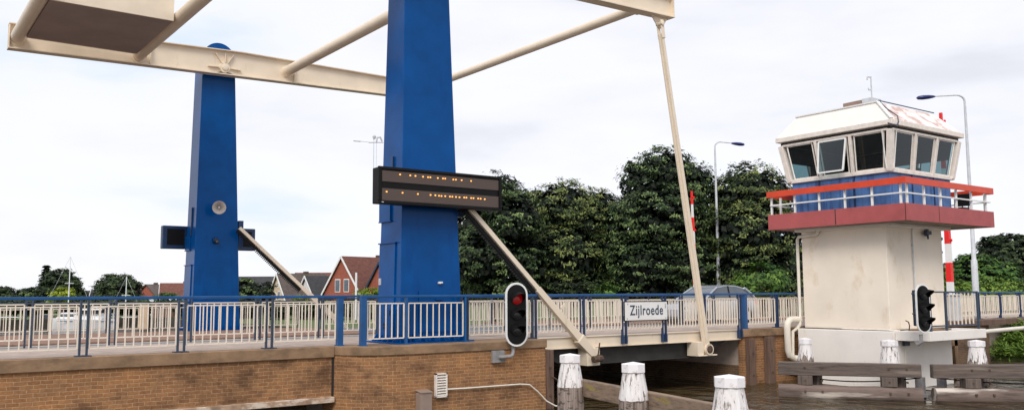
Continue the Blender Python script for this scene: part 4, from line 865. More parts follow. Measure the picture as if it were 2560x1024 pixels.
q1 = at(1783, 50); street_lamp('tall grey street lamp before the big trees, blue head pointing right', q1.x, 33.25, 9.9, (RT.x*.75+.3, RT.y*.75, 0), 1.05)
q2 = at(2440, 38); street_lamp('tall grey street lamp behind the control tower, blue head pointing left', q2.x, q2.y, 9.9, (-RT.x, -RT.y, 0), 1.35)

# ------------------------------------------------------------------ barrier booms
def barrier(label, x, y, ztip, wd, bands, z0, lean=0):
    p = thing('barrier_boom', label, 'barrier', (x, y, -.1), 'raised red and white barrier booms')
    MB().box(x-.25, x+.25, y-.3, y+.3, -.15, 1.0).box(x-.3, x+.3, y-.35, y+.35, 1.0, 1.06).build('drive_box', 'galv', p, bevel=.02)
    n = bands; L = (ztip-z0)/n
    MB().hexa([(x-wd/2, y-wd/2, z0), (x+wd/2, y-wd/2, z0), (x+wd/2, y+wd/2, z0), (x-wd/2, y+wd/2, z0), (x-wd*.2, y-wd*.2, ztip), (x+wd*.2, y-wd*.2, ztip), (x+wd*.2, y+wd*.2, ztip), (x-wd*.2, y+wd*.2, ztip)]).build('boom', 'white', p)
    g = MB()
    for i in range(0, n, 2):
        za, zb = z0+i*L, z0+(i+1)*L; wa = wd*(1-.6*i/n)/2+.006; wb = wd*(1-.6*(i+1)/n)/2+.006
        MB().hexa([(x-wa, y-wa, za), (x+wa, y-wa, za), (x+wa, y+wa, za), (x-wa, y+wa, za), (x-wb, y-wb, zb), (x+wb, y-wb, zb), (x+wb, y+wb, zb), (x-wb, y+wb, zb)]).build('red_band', 'red', p)
    for z in (ztip-.36, ztip-(ztip-z0)*.33, ztip-(ztip-z0)*.62): MB().lathe([(0, .04), (.02, .06), (.07, .06), (.09, .03)], (x+wd*.2, y-wd*.3, z), (.3, -.9, 0), 10).build('warning_lamp', 'red', p)
    return p
b1 = at(1740, 47.5); bo1 = barrier('raised red and white barrier boom standing before the trees, left of the left lamp', b1.x, b1.y, 6.72, .19, 9, .2)
bo1.rotation_euler = (0, -.02, 0)
b2 = at(2377, 36); barrier('raised red and white barrier boom behind the control tower, tip above its roof', b2.x, b2.y, 8.62, .235, 11, -.0)

# ------------------------------------------------------------------ parked car on the road
def car(label, cx, cy, zg):
    p = thing('car', label, 'car', (cx, cy, zg))
    W = .89
    def loft(nm, secs, mt, bv=0, sm=True):
        """secs: (x, half width, z0, z1, crown) cross sections along the car"""
        vs = []; fs = []; K = 8
        for x, hw, z0, z1, ins in secs:
            ring = [(-hw*.96, z0), (-hw, z0+(z1-z0)*.35), (-hw*.985, z0+(z1-z0)*.75), (-hw+ins, z1), (hw-ins, z1), (hw*.985, z0+(z1-z0)*.75), (hw, z0+(z1-z0)*.35), (hw*.96, z0)]
            vs += [(cx+x, cy+a, zg+z) for a, z in ring]
        for i in range(len(secs)-1):
            for k in range(K): fs.append((i*K+k, i*K+(k+1) % K, (i+1)*K+(k+1) % K, (i+1)*K+k))
        fs.append(tuple(range(K))); fs.append(tuple((len(secs)-1)*K+k for k in range(K)))
        return MB().add(vs, fs).build(nm, mt, p, smooth=sm, bevel=bv)
    loft('body', [(-2.25, .70, .35, .62, .1), (-2.15, .82, .25, .72, .12), (-1.5, W, .22, .90, .1), (-1.0, W, .22, .96, .08), (0, W, .22, .98, .06), (1.3, W, .22, 1.0, .06), (2.0, .87, .25, 1.0, .1), (2.2, .80, .35, .85, .12)], 'cargrey')
    def cab(nm, secs, mt):
        vs = []; fs = []
        for x, hb, ht, z0, z1 in secs: vs += [(cx+x, cy-hb, zg+z0), (cx+x, cy-ht, zg+z1), (cx+x, cy+ht, zg+z1), (cx+x, cy+hb, zg+z0)]
        for i in range(len(secs)-1):
            for k in range(4): fs.append((i*4+k, i*4+(k+1) % 4, (i+1)*4+(k+1) % 4, (i+1)*4+k))
        fs.append((0, 1, 2, 3)); n = len(secs)-1; fs.append(tuple(n*4+k for k in range(4))); return MB().add(vs, fs).build(nm, mt, p, smooth=True)
    S = [(-1.25, .80, .79, .93, .96), (-.75, .81, .72, .95, 1.27), (-.30, .82, .66, .96, 1.52), (.3, .82, .64, .97, 1.60), (.9, .81, .64, .98, 1.585), (1.5, .80, .63, .98, 1.48), (1.95, .77, .68, .97, 1.20), (2.1, .76, .74, .96, .99)]
    cab('window_glass', S, 'carglass')
    g = MB(); RS = S[1:-1]
    top = [(x, ht+.02, z1+.02) for x, hb, ht, z0, z1 in S if x > -.5 and x < 1.8]
    for (xa, wa, za), (xb, wb, zb) in zip(top, top[1:]): g.hexa([(cx+xa, cy-wa, zg+za-.05), (cx+xb, cy-wb, zg+zb-.05), (cx+xb, cy+wb, zg+zb-.05), (cx+xa, cy+wa, zg+za-.05), (cx+xa, cy-wa, zg+za), (cx+xb, cy-wb, zg+zb), (cx+xb, cy+wb, zg+zb), (cx+xa, cy+wa, zg+za)])
    g.build('roof', 'cargrey', p, smooth=True)
    g = MB()
    for sgn in (-1, 1):
        path = [(cx-1.25, cy+sgn*.80, zg+.96), (cx-.75, cy+sgn*.735, zg+1.28), (cx-.30, cy+sgn*.68, zg+1.52)]; MB().tube(path, .04, 8).build('pillar', 'cargrey', p, smooth=True)
        path = [(cx+1.5, cy+sgn*.65, zg+1.49), (cx+1.95, cy+sgn*.70, zg+1.21), (cx+2.12, cy+sgn*.75, zg+.98)]; MB().tube(path, .06, 8).build('pillar', 'cargrey', p, smooth=True)
        MB().tube([(cx+.38, cy+sgn*.83, zg+.97), (cx+.42, cy+sgn*.66, zg+1.58)], .03, 6).build('pillar', 'black', p)
    for x in (-1.4, 1.35):
        for sgn in (-1, 1):
            w_ = MB().lathe([(0, .20), (.0, .31), (.03, .335), (.19, .335), (.21, .31), (.21, .2)], (cx+x, cy+sgn*.70, zg+.335), (0, sgn, 0), 22).build('wheel', 'rubber', p, smooth=True)
            MB().lathe([(.19, .21), (.215, .20), (.22, .05)], (cx+x, cy+sgn*.70, zg+.335), (0, sgn, 0), 10).build('rim', 'galv', w_)
    for sgn in (-1, 1):
        MB().box(cx-2.24, cx-2.0, cy+sgn*.55-.16, cy+sgn*.55+.16, zg+.62, zg+.74).build('headlight', 'lens', p, bevel=.03)
        MB().box(cx+2.05, cx+2.2, cy+sgn*.66-.12, cy+sgn*.66+.12, zg+.72, zg+.95).build('tail_light', 'red', p, bevel=.02)
        MB().lathe([(0, .04), (.03, .08), (.12, .07)], (cx-.85, cy+sgn*.92, zg+1.03), (-.2, sgn, 0), 10).build('mirror', 'cargrey', p)
cp = at(1780, 37); car('grey hatchback driving on the road behind the deck railings, before the trees', cp.x+.1, 25.2, -.13)

# ------------------------------------------------------------------ foliage
def leaf_mesh(name, m, parent, pts, nrm, size, tint, seed=0, per=8, spread=.28, droop=.25, flat=.55):
    """leaf clumps: every point carries a fan of small leaves"""
    rg = np.random.default_rng(seed); n = len(pts)*per
    P = np.repeat(pts, per, 0)+rg.normal(0, spread, (n, 3))*np.array([1, 1, .38]); Nn = np.repeat(nrm, per, 0)+rg.normal(0, .25, (n, 3)); Nn[:, 2] += .55
    Nn /= np.linalg.norm(Nn, axis=1)[:, None]+1e-9
    a = np.cross(Nn, rg.normal(0, 1, (n, 3))); a /= np.linalg.norm(a, axis=1)[:, None]+1e-9; b = np.cross(Nn, a)
    s = (size*rg.uniform(.6, 1.3, n))[:, None]
    tip = P+a*s*.6; tip[:, 2] -= droop*s[:, 0]
    v = np.stack([P-a*s*.5, P+b*s*flat*.5, tip, P-b*s*flat*.5], 1)
    off = np.array(world_loc(parent)) if parent is not None else np.zeros(3)
    v = (v-off).reshape(-1, 3).astype(np.float32); me = bpy.data.meshes.new(name)
    me.vertices.add(n*4); me.vertices.foreach_set('co', v.ravel()); me.loops.add(n*4); me.loops.foreach_set('vertex_index', np.arange(n*4, dtype=np.int32))
    me.polygons.add(n); me.polygons.foreach_set('loop_start', np.arange(0, n*4, 4, dtype=np.int32)); me.polygons.foreach_set('loop_total', np.full(n, 4, dtype=np.int32)); me.update(calc_edges=True)
    at_ = me.attributes.new('tint', 'FLOAT', 'FACE'); tv = np.clip(np.repeat(tint, per)+rg.normal(0, .14, n), 0, 1).astype(np.float32); at_.data.foreach_set('value', tv)
    me.materials.append(M[m]); o = bpy.data.objects.new(name, me); SC.collection.objects.link(o); o.parent = parent; return o
def lobe_points(lobes, dens, seed, jit=(.88, 1.02)):
    rg = np.random.default_rng(seed); P = []; Q = []
    for (c, r) in lobes:
        c = np.array(c, float); r = np.array(r, float); area = 4*math.pi*((r[0]*r[1])**1.6/3+(r[0]*r[2])**1.6/3+(r[1]*r[2])**1.6/3)**(1/1.6); k = int(area*dens)
        d = rg.normal(0, 1, (k, 3)); d /= np.linalg.norm(d, axis=1)[:, None]; rr = rg.uniform(*jit, (k, 1)); p = c+d*r*rr; nn = d/r; nn /= np.linalg.norm(nn, axis=1)[:, None]
        keep = np.ones(k, bool)
        for (c2, r2) in lobes:
            if c2 is c or (tuple(c2) == tuple(c)): continue
            keep &= (((p-np.array(c2))/np.array(r2))**2).sum(1) > .72
        P.append(p[keep]); Q.append(nn[keep])
    return np.concatenate(P), np.concatenate(Q)
def tree(name, label, base, lobes, m, dens=5.6, size=.165, seed=1, trunk_r=.22, trunk_h=None, group=None, per=20, spread=.18, core=True, cat='tree', tintv=.28, tbase=.42, extra=None, gaps=.0):
    p = thing(name, label, cat, base, group); b = Vector(base); top = max(c[2]+r[2]*.3 for c, r in lobes)
    g = MB(); h = trunk_h or (top-b.z)*.75; cx = sum(c[0] for c, r in lobes)/len(lobes); cy = sum(c[1] for c, r in lobes)/len(lobes)
    g.tube([b, b+Vector((.05, .03, h*.4)), Vector((cx, cy, b.z+h))], trunk_r, 9, trunk_r*.35)
    for c, r in lobes: g.tube([b+Vector((0, 0, h*.35)), (b+Vector((0, 0, h*.6))).lerp(Vector(c), .5), Vector(c)], trunk_r*.45, 6, trunk_r*.12)
    g.build('trunk', 'bark', p, smooth=True)
    P, Q = lobe_points(lobes, dens, seed); rg = np.random.default_rng(seed+5)
    # patches of light and dark foliage colour by clump
    ph = rg.uniform(0, 6, 6); patch = .5*np.sin(P[:, 0]*1.1+ph[0])+.5*np.sin(P[:, 1]*1.3+ph[1])+.5*np.sin(P[:, 2]*1.2+ph[2])
    gm = np.sin(P[:, 0]*2.9+ph[3])+np.sin(P[:, 2]*3.3+ph[4])+np.sin(P[:, 1]*2.7+ph[5])
    keep = gm+rg.normal(0, .6, len(P)) > -1.05+gaps; P, Q, patch = P[keep], Q[keep], patch[keep]
    tint = tbase+patch*.12+rg.normal(0, tintv, len(P))
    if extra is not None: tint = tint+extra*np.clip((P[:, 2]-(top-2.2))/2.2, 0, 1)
    leaf_mesh('crown', m, p, P, Q, size, tint, seed, per, spread)
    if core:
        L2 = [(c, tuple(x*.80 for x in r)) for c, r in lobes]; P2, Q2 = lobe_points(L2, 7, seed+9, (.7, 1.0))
        leaf_mesh('inner_foliage', 'leafdark', p, P2, Q2, .34, np.full(len(P2), -.2), seed+3, 7, .26, flat=.9)  # near-black leaf tint paints the shade inside the crown
    return p
def lob(x, k, y, rx, rz, ry=None):
    """an ellipsoid of foliage centred at picture column x, row y, depth k; radii in metres"""
    c = at(x, k, zat(y, k, x)); return ((c.x, c.y, c.z), (rx, ry or rx, rz))
TR = 'big dense trees on the right bank'
G = -.9
K1 = 52; s_ = K1/F
def mk(name, label, x, k, specs, m, seed, **kw):
    b = at(x, k, G); return tree(name, label, tuple(b), [lob(*s) for s in specs], m, seed=seed, group=kw.pop('group', TR), **kw)
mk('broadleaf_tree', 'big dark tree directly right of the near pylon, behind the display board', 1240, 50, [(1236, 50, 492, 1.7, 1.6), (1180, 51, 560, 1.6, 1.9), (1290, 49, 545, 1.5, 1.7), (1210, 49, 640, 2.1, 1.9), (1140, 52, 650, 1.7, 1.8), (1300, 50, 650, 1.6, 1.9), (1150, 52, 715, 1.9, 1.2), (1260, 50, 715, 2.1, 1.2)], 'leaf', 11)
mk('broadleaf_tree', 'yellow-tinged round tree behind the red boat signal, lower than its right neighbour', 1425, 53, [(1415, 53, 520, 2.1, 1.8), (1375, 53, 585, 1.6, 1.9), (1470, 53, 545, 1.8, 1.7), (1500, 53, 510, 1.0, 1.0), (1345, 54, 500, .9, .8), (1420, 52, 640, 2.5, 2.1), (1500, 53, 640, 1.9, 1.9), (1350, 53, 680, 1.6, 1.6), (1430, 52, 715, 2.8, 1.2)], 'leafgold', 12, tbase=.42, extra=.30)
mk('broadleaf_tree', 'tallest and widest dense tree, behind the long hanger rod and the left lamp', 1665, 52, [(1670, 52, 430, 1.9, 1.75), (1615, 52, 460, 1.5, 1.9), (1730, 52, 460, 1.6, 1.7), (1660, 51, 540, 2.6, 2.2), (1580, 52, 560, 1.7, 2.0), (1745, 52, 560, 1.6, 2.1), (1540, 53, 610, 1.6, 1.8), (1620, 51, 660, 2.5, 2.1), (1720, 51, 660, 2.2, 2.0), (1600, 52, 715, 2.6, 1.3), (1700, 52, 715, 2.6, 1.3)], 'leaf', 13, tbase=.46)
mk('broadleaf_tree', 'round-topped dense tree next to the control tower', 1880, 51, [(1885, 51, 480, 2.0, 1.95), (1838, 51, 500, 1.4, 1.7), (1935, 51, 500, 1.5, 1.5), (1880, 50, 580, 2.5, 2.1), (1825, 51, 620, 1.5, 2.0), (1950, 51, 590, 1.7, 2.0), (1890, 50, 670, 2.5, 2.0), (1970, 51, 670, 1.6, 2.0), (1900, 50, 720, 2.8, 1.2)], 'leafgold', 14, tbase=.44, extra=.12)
mk('dark_tree', 'dark fill tree behind the gap between the second and the tallest tree', 1540, 60, [(1530, 60, 580, 2.6, 2.4), (1540, 60, 670, 3.2, 2.4)], 'leafdark', 15, dens=3.5, core=False)
mk('dark_tree', 'dark fill tree in the gap left of the tree beside the tower', 1800, 60, [(1795, 60, 560, 2.3, 2.6), (1800, 60, 660, 3.2, 2.4)], 'leafdark', 16, dens=3.5, core=False)
mk('dark_tree', 'dark fill tree low in the gap behind the red boat signal', 1330, 60, [(1330, 60, 590, 2.1, 2.2), (1330, 60, 675, 3.0, 2.2)], 'leafdark', 17, dens=3.5, core=False)
mk('leafy_shrub', 'bright green shrub at the foot of the tree beside the tower', 1905, 47, [(1905, 47, 700, 1.3, .95), (1880, 47, 715, .9, .6)], 'leafgrn', 18, core=False, dens=9, size=.2, group='shrubs under the big trees', cat='shrub')
mk('leafy_shrub', 'small light green shrub at the foot of the second tree', 1515, 47, [(1515, 47, 728, .5, .4)], 'leafgrn', 19, core=False, dens=9, size=.2, group='shrubs under the big trees', cat='shrub')
# right-hand side
mk('round_tree', 'broad mid-green tree right of the tower, behind the hedge', 2450, 72, [(2455, 72, 700, 2.9, 2.0), (2440, 72, 670, 1.7, 1.2), (2500, 72, 700, 1.6, 1.5), (2400, 72, 705, 1.5, 1.2)], 'leafgrn', 21, tbase=.3, dens=5, size=.28, group='trees beyond the right hedge')
mk('dark_tree', 'tall dark tree at the right edge of the picture', 2530, 88, [(2530, 88, 660, 3.4, 3.0), (2500, 88, 625, 1.8, 1.6), (2560, 88, 635, 2.2, 2.0), (2475, 88, 680, 1.8, 2.0), (2600, 88, 660, 3, 3)], 'leafdark', 22, tbase=.45, dens=3.5, size=.38, group='trees beyond the right hedge')
mk('dark_tree', 'dark shrubby tree peeping out just right of the tower wall', 2395, 80, [(2395, 80, 695, 1.6, 1.6), (2370, 80, 720, 1.2, 1.2)], 'leafdark', 23, tbase=.5, dens=4, size=.3, group='trees beyond the right hedge')
hb = at(2450, 56, -.3); hp = thing('clipped_hedge', 'bright green hedge running right of the tower behind the railings', 'hedge', tuple(hb))
lobes = [lob(2360+26*i, 56, 727-3*math.sin(i*1.7), .75, .62+.06*math.sin(i*2.3), .75) for i in range(12)]+[lob(2360+26*i, 56, 748, .8, .7, .75) for i in range(12)]
P, Q = lobe_points(lobes, 12, 31); leaf_mesh('foliage', 'leafhedge', hp, P, Q, .2, .45+np.random.default_rng(3).normal(0, .25, len(P)), 31, 7, .16)
g = MB(); [g.tube([(c[0], c[1], -.4), (c[0], c[1], c[2])], .04, 5) for c, r in lobes[:12]]; g.build('stem', 'bark', hp)
# bank vegetation
BKR = np.random.default_rng(18); _x = BKR.uniform(38.8, 48, 2600); _y = BKR.uniform(13.6, 18.3, 2600); _d = _x-(38.8+(18.4-_y)*.357); _k = (_d > 0) & (_d < 7); _x, _y, _d = _x[_k], _y[_k], _d[_k]   # grass tufts
rg = np.random.default_rng(8); n = 2200; u = rg.uniform(0, 1, n); bx = 39.9+u*10; by = np.where(bx < 42.9, 15.4-(bx-40)*1.07, 12.3-(bx-42.9)*.42); t_ = rg.uniform(0, 1, n)**1.6; P = np.stack([bx+t_*.8, by+t_*4, -1.35+np.minimum(t_*3, 1)*.75+rg.uniform(0, .7, n)*rg.uniform(0, 1, n)*(t_ > .1)], 1)
P = np.concatenate([P, np.stack([_x, _y, -1.6+np.minimum(_d/1.4, 1)*.95+BKR.uniform(0, .5, len(_x))**2], 1)]); n = len(P)
o = leaf_mesh('grass', 'leafhedge', None, P, np.tile([0, -.3, .4], (n, 1)), .26, .5+rg.normal(0, .25, n), 41, 10, .22, droop=-.3, flat=.25); tag(o, 'wild grass and weeds covering the river bank at lower right', 'grass', kind='stuff')

# ------------------------------------------------------------------ left background: trees, houses, boats
LB = 'trees on the far harbour shore'
LG = -.95
def mkl(name, label, x, k, specs, m, seed, **kw):
    b = at(x, k, LG); return tree(name, label, tuple(b), [lob(*s) for s in specs], m, seed=seed, group=kw.pop('group', LB), **kw)
# conifer
cb = at(113, 118, LG); cf = thing('pine_tree', 'pointed dark conifer with layered branches, far left', 'tree', tuple(cb), LB)
MB().tube([cb, cb+Vector((0, 0, 6.3))], .16, 7, .03).build('trunk', 'bark', cf)
P = []; rg = np.random.default_rng(4)
for i in range(14):
    h = 1.4+i*.37; r = 1.55*(1-i/15)**.9*(.8+.35*rg.random())
    for a in np.arange(0, 2*math.pi, .55):
        for s in np.linspace(.25, 1, 5): P.append((cb.x+math.cos(a+i)*r*s, cb.y+math.sin(a+i)*r*s, cb.z+h+.12*math.sin(s*3)-.15*s))
P = np.array(P); leaf_mesh('crown', 'leafdark', cf, P, np.tile([0, 0, 1.0], (len(P), 1)), .36, .4+rg.normal(0, .2, len(P)), 5, 4, .12)
mkl('broadleaf_tree', 'dark spreading tree right of the far-left conifer', 155, 112, [(150, 112, 700, 2.1, 1.5), (170, 112, 712, 1.6, 1.2), (135, 112, 715, 1.7, 1.3), (160, 112, 735, 2.6, 1.2)], 'leafdark', 51, tbase=.6, dens=4, size=.34)
mkl('leafy_shrub', 'bright yellow-green bush left of the white sailboat mast', 155, 92, [(158, 92, 735, 1.0, .75), (145, 92, 748, 1.0, .6)], 'leafyel', 52, dens=7, size=.24, core=False, cat='shrub')
mkl('round_tree', 'round dark green tree between the blue-grey roofs and the white mast', 295, 98, [(290, 98, 712, 2.1, 1.35), (262, 98, 728, 1.5, 1.0), (320, 98, 722, 1.5, 1.2), (295, 98, 742, 2.6, 1.2)], 'leafdark', 53, tbase=.75, dens=5, size=.28)
mkl('broadleaf_tree', 'low bushy tree at the left edge of the picture', 12, 120, [(14, 120, 733, 1.2, 1.1), (0, 120, 745, 1.8, 1.1)], 'leafdark', 54, tbase=.7, dens=4, size=.3)
mkl('broadleaf_tree', 'low row of yellowish trees left of the conifer', 65, 122, [(50, 122, 742, 1.9, 1.1), (80, 122, 738, 2.2, 1.2), (100, 122, 745, 2, 1.2)], 'leaf', 55, tbase=.4, dens=4, size=.3)
mkl('leafy_shrub', 'green shrub on the shore in front of the red roofs', 418, 90, [(418, 90, 745, 1.1, .6), (395, 90, 752, 1.2, .6)], 'leafgrn', 56, dens=6, size=.24, core=False, cat='shrub')
mkl('broadleaf_tree', 'olive-coloured tree just right of the far pylon', 625, 92, [(612, 92, 718, 1.3, 1.0), (640, 92, 728, 1.2, .8), (622, 92, 745, 2.0, 1.0)], 'leaf', 57, tbase=.5, dens=5, size=.26)
mkl('pine_tree', 'slim dark cypress beside the white-gabled house', 668, 88, [(668, 88, 728, .55, 1.0), (668, 88, 748, .7, 1.0)], 'leafdark', 58, dens=10, size=.2, tbase=.3)
mkl('leafy_shrub', 'low dark shoreline shrubs left of the boats', 40, 95, [(-20, 95, 762, 1.9, .9), (30, 95, 760, 1.7, 1.0), (90, 95, 762, 1.8, 1.0)], 'leafdark', 59, tbase=.7, dens=5, size=.26, cat='shrub')
mkl('leafy_shrub', 'low dark shoreline shrubs behind the white boats', 260, 95, [(180, 95, 760, 1.8, 1.0), (240, 95, 762, 1.8, 1.0), (300, 95, 764, 1.8, 1.0), (350, 95, 765, 1.5, 1.0)], 'leafdark', 60, tbase=.7, dens=5, size=.26, cat='shrub')
mkl('leafy_shrub', 'bright green bush in the garden below the sloping far rod', 752, 80, [(755, 80, 748, .75, .45)], 'leafyel', 61, dens=9, size=.2, core=False, cat='shrub')
mkl('clipped_hedge', 'yellow-green hedge in front of the brick house, left of the near pylon', 922, 84, [(905, 84, 735, .7, .42), (925, 84, 731, .8, .5), (950, 84, 731, .8, .5)], 'leafyel', 62, dens=11, size=.17, core=False, cat='hedge', tbase=.1)
mkl('leafy_shrub', 'dark green garden shrubs seen through the rails left of the near pylon', 800, 78, [(700, 78, 772, 1.5, .7), (760, 78, 770, 1.5, .8), (820, 78, 768, 1.6, .8), (880, 78, 768, 1.5, .8), (940, 78, 768, 1.5, .9)], 'leafdark', 63, tbase=.8, dens=6, size=.24, cat='shrub')
mkl('leafy_shrub', 'dark shrubs behind the rails right of the far pylon', 610, 82, [(560, 82, 770, 1.5, .8), (620, 82, 768, 1.6, .9), (480, 84, 765, 1.6, .9), (430, 86, 768, 1.5, .7)], 'leaf', 64, tbase=.2, dens=6, size=.24, cat='shrub')

def house(label, x, k, ridge_y, wd, ln, ang, wall, roof, eave, trim=None, wins=(), chimney=True, sky=None, name='house'):
    """gabled house: ridge along its local x axis, gable with windows at its local -x end; (x, k) places that gable"""
    c = at(x, k, LG-.3); zr = zat(ridge_y, k, x); ca, sa = math.cos(ang), math.sin(ang)
    p = thing(name, label, 'house', tuple(c), 'houses beyond the canal')
    def W(lx, ly, z): return Vector((c.x+lx*ca-ly*sa, c.y+lx*sa+ly*ca, z))
    zb = LG-.3; h = wd/2
    MB().prism([W(0, -h, zb), W(0, h, zb), W(0, h, eave), W(0, 0, zr-.08), W(0, -h, eave)], W(ln, 0, 0)-W(0, 0, 0)).build('wall', wall, p)
    g = MB()
    for s in (-1, 1):
        e = 1.08; ez = eave-(zr-eave)*.08
        pts = [W(-.2, 0, zr), W(ln+.2, 0, zr), W(ln+.2, s*h*e, ez), W(-.2, s*h*e, ez)]; nrm = (pts[1]-pts[0]).cross(pts[2]-pts[0]).normalized(); nrm = nrm if nrm.z > 0 else -nrm
        g.add([q_ for q_ in pts]+[q_+nrm*.14 for q_ in pts], [(0, 1, 2, 3), (4, 5, 6, 7), (0, 1, 5, 4), (1, 2, 6, 5), (2, 3, 7, 6), (3, 0, 4, 7)])
    rf_ = g.build('roof', roof, p)
    if chimney: MB().box(*sorted((W(ln*.6, .1, 0).x-.25, W(ln*.6, .1, 0).x+.25)), *sorted((W(ln*.6, .1, 0).y-.25, W(ln*.6, .1, 0).y+.25)), zr-.3, zr+.35).build('chimney', 'rust', rf_)
    if trim:
        g = MB()
        for s in (-1, 1): g.bar(W(-.26, 0, zr+.02), W(-.26, s*h*1.08, eave-(zr-eave)*.08), .06, .22)
        g.build('verge_board', trim, p)
    for (ly, z0, z1, ww) in wins:
        f_ = MB().prism([W(-.04, ly-ww/2, z0), W(-.04, ly+ww/2, z0), W(-.04, ly+ww/2, z1), W(-.04, ly-ww/2, z1)], W(.06, 0, 0)-W(0, 0, 0)).build('window', 'white', p)
        MB().prism([W(-.06, ly-ww/2+.09, z0+.1), W(-.06, ly+ww/2-.09, z0+.1), W(-.06, ly+ww/2-.09, z1-.1), W(-.06, ly-ww/2+.09, z1-.1)], W(.015, 0, 0)-W(0, 0, 0)).build('pane', 'winglass', f_)
    if sky:
        lx, t_ = sky; e0 = W(lx, -h*t_, zr+(eave-zr)*t_+.16); e1 = W(lx+.8, -h*t_, zr+(eave-zr)*t_+.16); e2 = W(lx+.8, -h*(t_+.16), zr+(eave-zr)*(t_+.16)+.16); e3 = W(lx, -h*(t_+.16), zr+(eave-zr)*(t_+.16)+.16)
        MB().prism([e0, e1, e2, e3], (0, 0, .06)).build('skylight', 'hull', rf_)
    return p
A0 = math.atan2(RT.y, RT.x)
house('red brick house with steep brown roof and two tall windows, left of the near pylon', 855, 100, 641, 6.6, 9, A0+.85, 'brickred', 'tilered', 1.5, 'white', [(-.8, 1.5, 3.0, .95), (.8, 1.5, 3.0, .95)])
house('brick house with dark gable half hidden behind the near pylon', 950, 97, 655, 6, 8, A0+.75, 'brickred', 'tiledark', 1.3, 'post', [(-1.0, 1.2, 2.7, .9)], chimney=False)
house('dark-roofed house with white gable trim and a skylight', 765, 104, 690, 5.4, 7, A0+.66, 'hull', 'tiledark', .6, 'white', [(0, .6, 1.8, .6)], sky=(3.2, .35))
house('house with white-trimmed pink gable below the sloping far rod', 694, 104, 684, 5.4, 6, A0+.66, 'beigewall', 'tilemid', .6, 'white', [(-.5, .7, 1.7, .6), (.6, .7, 1.5, .6), (0, 2.1, 2.7, .4)])
house('long low roof behind the two gabled houses', 740, 125, 682, 7, 9, A0+.1, 'brickred', 'tilered', .8, chimney=True)
house('broad grey-roofed house right of the far pylon', 590, 120, 692, 8, 9, A0+.05, 'beigewall', 'tiledark', .9, chimney=False)
house('blue-grey roofed house left of the round dark tree', 195, 135, 727, 6, 4.5, A0+.1, 'hull', 'tiledark', .5, 'white', [(0, -.2, .6, .6)])
house('blue-grey roofed house with a white gable edge, beside the round dark tree', 232, 130, 724, 5, 4.5, A0+.3, 'hull', 'tiledark', .5, 'white')
house('red-brown roofed house right of the round dark tree', 338, 128, 714, 6, 4.5, A0+.2, 'brickred', 'tilered', .8)
house('brown hipped house in the middle of the red-roofed row', 366, 126, 711, 6.5, 2.4, A0+.9, 'brickred', 'tilemid', .8)
house('dark-roofed house with beige gable, next to the far pylon', 403, 122, 708, 5, 5.2, A0+.35, 'beigewall', 'tilered', .8, 'white')
house('pale low boathouse roof on the shore behind the shrubs', 345, 100, 742, 4, 4.5, A0+.1, 'hull', 'hull', .4, chimney=False)
house('white-walled house glimpsed between the tower and the barrier boom', 2338, 95, 690, 5, 4, A0+.4, 'hull', 'tilered', .9, chimney=False)
wp_ = at(890, 76, LG); o = MB().tube([wp_, Vector((wp_.x, wp_.y, zat(680, 76, 890)))], .09, 8).build('white_post', 'hull'); solo(recenter(o, wp_), 'plain white post standing before the red brick house', 'post')
cbx = at(361, 31, -.15); g = MB().box(cbx.x-.13, cbx.x+.13, cbx.y-.12, cbx.y+.12, .0, .86); cb_ = thing('cabinet', 'narrow beige cabinet on dark legs beyond the road, left of the far pylon', 'cabinet', tuple(cbx)); g.build('case', 'beigewall', cb_, bevel=.01); MB().box(cbx.x-.12, cbx.x-.08, cbx.y-.1, cbx.y-.06, -.12, 0).box(cbx.x+.08, cbx.x+.12, cbx.y-.1, cbx.y-.06, -.12, 0).build('leg', 'black', cb_)
MB().box(cbx.x+.14, cbx.x+.2, cbx.y-.06, cbx.y+.06, -.12, .95).build('side_post', 'black', cb_)
# garden fence boards beyond the far rail
gf = thing('garden_fence', 'brown wooden garden fence behind the cabinet, left of the far pylon', 'fence', tuple(at(430, 84, LG)))
fa, fb = at(380, 84, LG), at(470, 84, LG)
for i in range(2): MB().bar(fa.lerp(fb, i/2)+Vector((0, 0, .75)), fa.lerp(fb, (i+.98)/2)+Vector((0, 0, .75)), .05, 1.3).build('board_panel', 'timber', gf)

sb = MB().box(-400, 22.86, 91.8, 91.97, WZ-.3, -.9).build('shore_boarding', 'shorewood'); solo(recenter(sb, (-100, 91.9, WZ)), 'dark timber boarding along the far harbour shore behind the boats', 'boarding')
sb = MB().box(22.72, 22.88, 33.7, 91.7, WZ-.3, -.9).build('shore_boarding', 'shorewood'); solo(recenter(sb, (22.8, 60, WZ)), 'dark timber boarding along the canal bank below the brick houses', 'boarding')
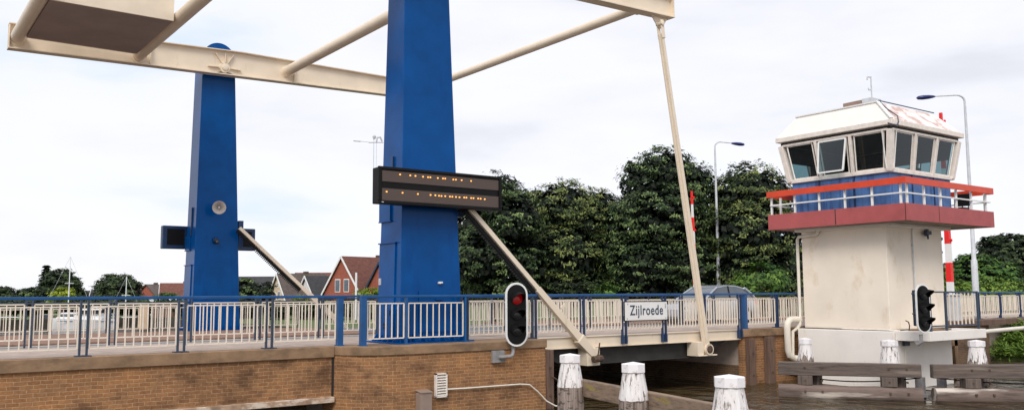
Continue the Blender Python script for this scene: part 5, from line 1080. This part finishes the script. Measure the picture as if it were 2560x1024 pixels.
# boats
def boat(label, x, k, L, hull_h, ang, cabin=1, mast=None, canvas=False, cat='motor boat', name='motor_boat'):
    c = at(x, k, WZ); A = A0+ang; ca, sa = math.cos(A), math.sin(A); p = thing(name, label, cat, tuple(c), 'white boats moored in the harbour')
    def W(lx, ly, z): return Vector((c.x+lx*ca-ly*sa, c.y+lx*sa+ly*ca, WZ+z))
    vs = []; fs = []; n = 9
    for i in range(n):
        t_ = i/(n-1); lx = (t_-.5)*L; w_ = L*.16*(1-(max(0, .45-t_)/.45)**2.2)*(1 if t_ < .9 else .93); zt = hull_h*(1+.28*(1-t_)**2)
        vs += [W(lx, -w_, zt), W(lx+.1*(1-t_), -w_*.72, 0), W(lx+.15*(1-t_), 0, -.3), W(lx+.1*(1-t_), w_*.72, 0), W(lx, w_, zt)]
    for i in range(n-1):
        for k_ in range(5): fs.append((i*5+k_, i*5+(k_+1) % 5, (i+1)*5+(k_+1) % 5, (i+1)*5+k_))
    fs.append((0, 1, 2, 3, 4)); fs.append(tuple((n-1)*5+q_ for q_ in range(5)))
    MB().add(vs, fs).build('hull', 'hull', p, smooth=True)
    MB().bar(W(-L*.42, -L*.125, hull_h*.92), W(L*.48, -L*.158, hull_h*.78), .03, .06).build('rubbing_strake', 'darkblue', p)
    if cabin:
        h = .95*cabin
        def cab(nm, l0, l1, w_, z0, z1, m, sl=.35): MB().hexa([W(l0, -w_, z0), W(l1, -w_, z0), W(l1, w_, z0), W(l0, w_, z0), W(l0+sl, -w_*.85, z1), W(l1-.1, -w_*.85, z1), W(l1-.1, w_*.85, z1), W(l0+sl, w_*.85, z1)]).build(nm, m, p)
        cab('cabin', -L*.2, L*.28, L*.12, hull_h*.9, hull_h+h*.45, 'hull'); cab('window_band', -L*.12, L*.24, L*.112, hull_h+h*.45, hull_h+h*.85, 'hulldark', .3); cab('cabin_roof', -L*.09, L*.28, L*.12, hull_h+h*.85, hull_h+h*.98, 'hull', .1)
        g = MB()
        for lx in (-L*.4, -L*.3, L*.35, L*.46): g.tube([W(lx, -L*.11, hull_h), W(lx, -L*.11, hull_h+.5)], .02, 5)
        g.tube([W(-L*.4, -L*.11, hull_h+.5), W(L*.46, -L*.13, hull_h+.48)], .02, 5); g.build('deck_rail', 'galv', p)
    if canvas: MB().hexa([W(-L*.3, -L*.13, hull_h), W(L*.4, -L*.14, hull_h), W(L*.4, L*.14, hull_h), W(-L*.3, L*.13, hull_h), W(-L*.1, -L*.03, hull_h+.7), W(L*.3, -L*.03, hull_h+.65), W(L*.3, L*.03, hull_h+.65), W(-L*.1, L*.03, hull_h+.7)]).build('canvas_cover', 'hulldark', p)
    if mast:
        MB().tube([W(0, 0, hull_h), W(0, 0, mast)], .06, 8, .035).build('mast', 'hull', p); MB().tube([W(.1, -.1, mast*.42), W(L*.32, -.1, hull_h+.9)], .05, 6).build('boom', 'hulldark', p)
        MB().tube([W(0, 0, mast), W(-L*.48, 0, hull_h*1.2)], .012, 4).tube([W(0, 0, mast), W(L*.48, 0, hull_h)], .012, 4).build('stay', 'galv', p); MB().tube([W(0, -.45, mast*.62), W(0, .45, mast*.62)], .025, 5).tube([W(-.4, 0, mast*.62), W(.4, 0, mast*.62)], .025, 5).build('crosstree', 'hull', p)
boat('small white open boat with black canvas cover, moored left of the others', 103, 83, 3.4, .55, .1, 0, canvas=True)
boat('white sailboat with a tall pale mast, left of the cabin cruisers', 172, 84, 5.4, .75, .15, .7, mast=zat(640, 84, 185)-WZ, cat='sailboat', name='sailboat')
boat('larger white cabin cruiser, right of the tall sailboat mast', 212, 80, 5.2, .8, .5, 1.1)
boat('white cabin cruiser showing its stern, rightmost beside the grass', 244, 84, 4.2, .8, 1.2, 1.3)
boat('low white boat at the left edge of the picture', 15, 86, 4.2, .5, .1, .5)
boat('short-masted sailboat with a crosstree, in front of the round dark tree', 315, 87, 3.8, .5, .3, .4, mast=zat(690, 87, 313)-WZ, cat='sailboat', name='sailboat')
# far shoreline jetty
jt = thing('jetty', 'low timber jetty along the far harbour shore', 'jetty', tuple(at(200, 90, WZ)))
ja, jb = at(-120, 91.5, WZ), at(520, 91, WZ)
MB().bar(ja+Vector((0, 0, .72)), jb+Vector((0, 0, .72)), .8, .12).build('deck', 'timber', jt)
g = MB()
for i in range(26): q_ = ja.lerp(jb, i/25); g.box(q_.x-.1, q_.x+.1, q_.y-.5, q_.y-.3, WZ-.4, WZ+.95)
g.build('pile', 'timber', jt)
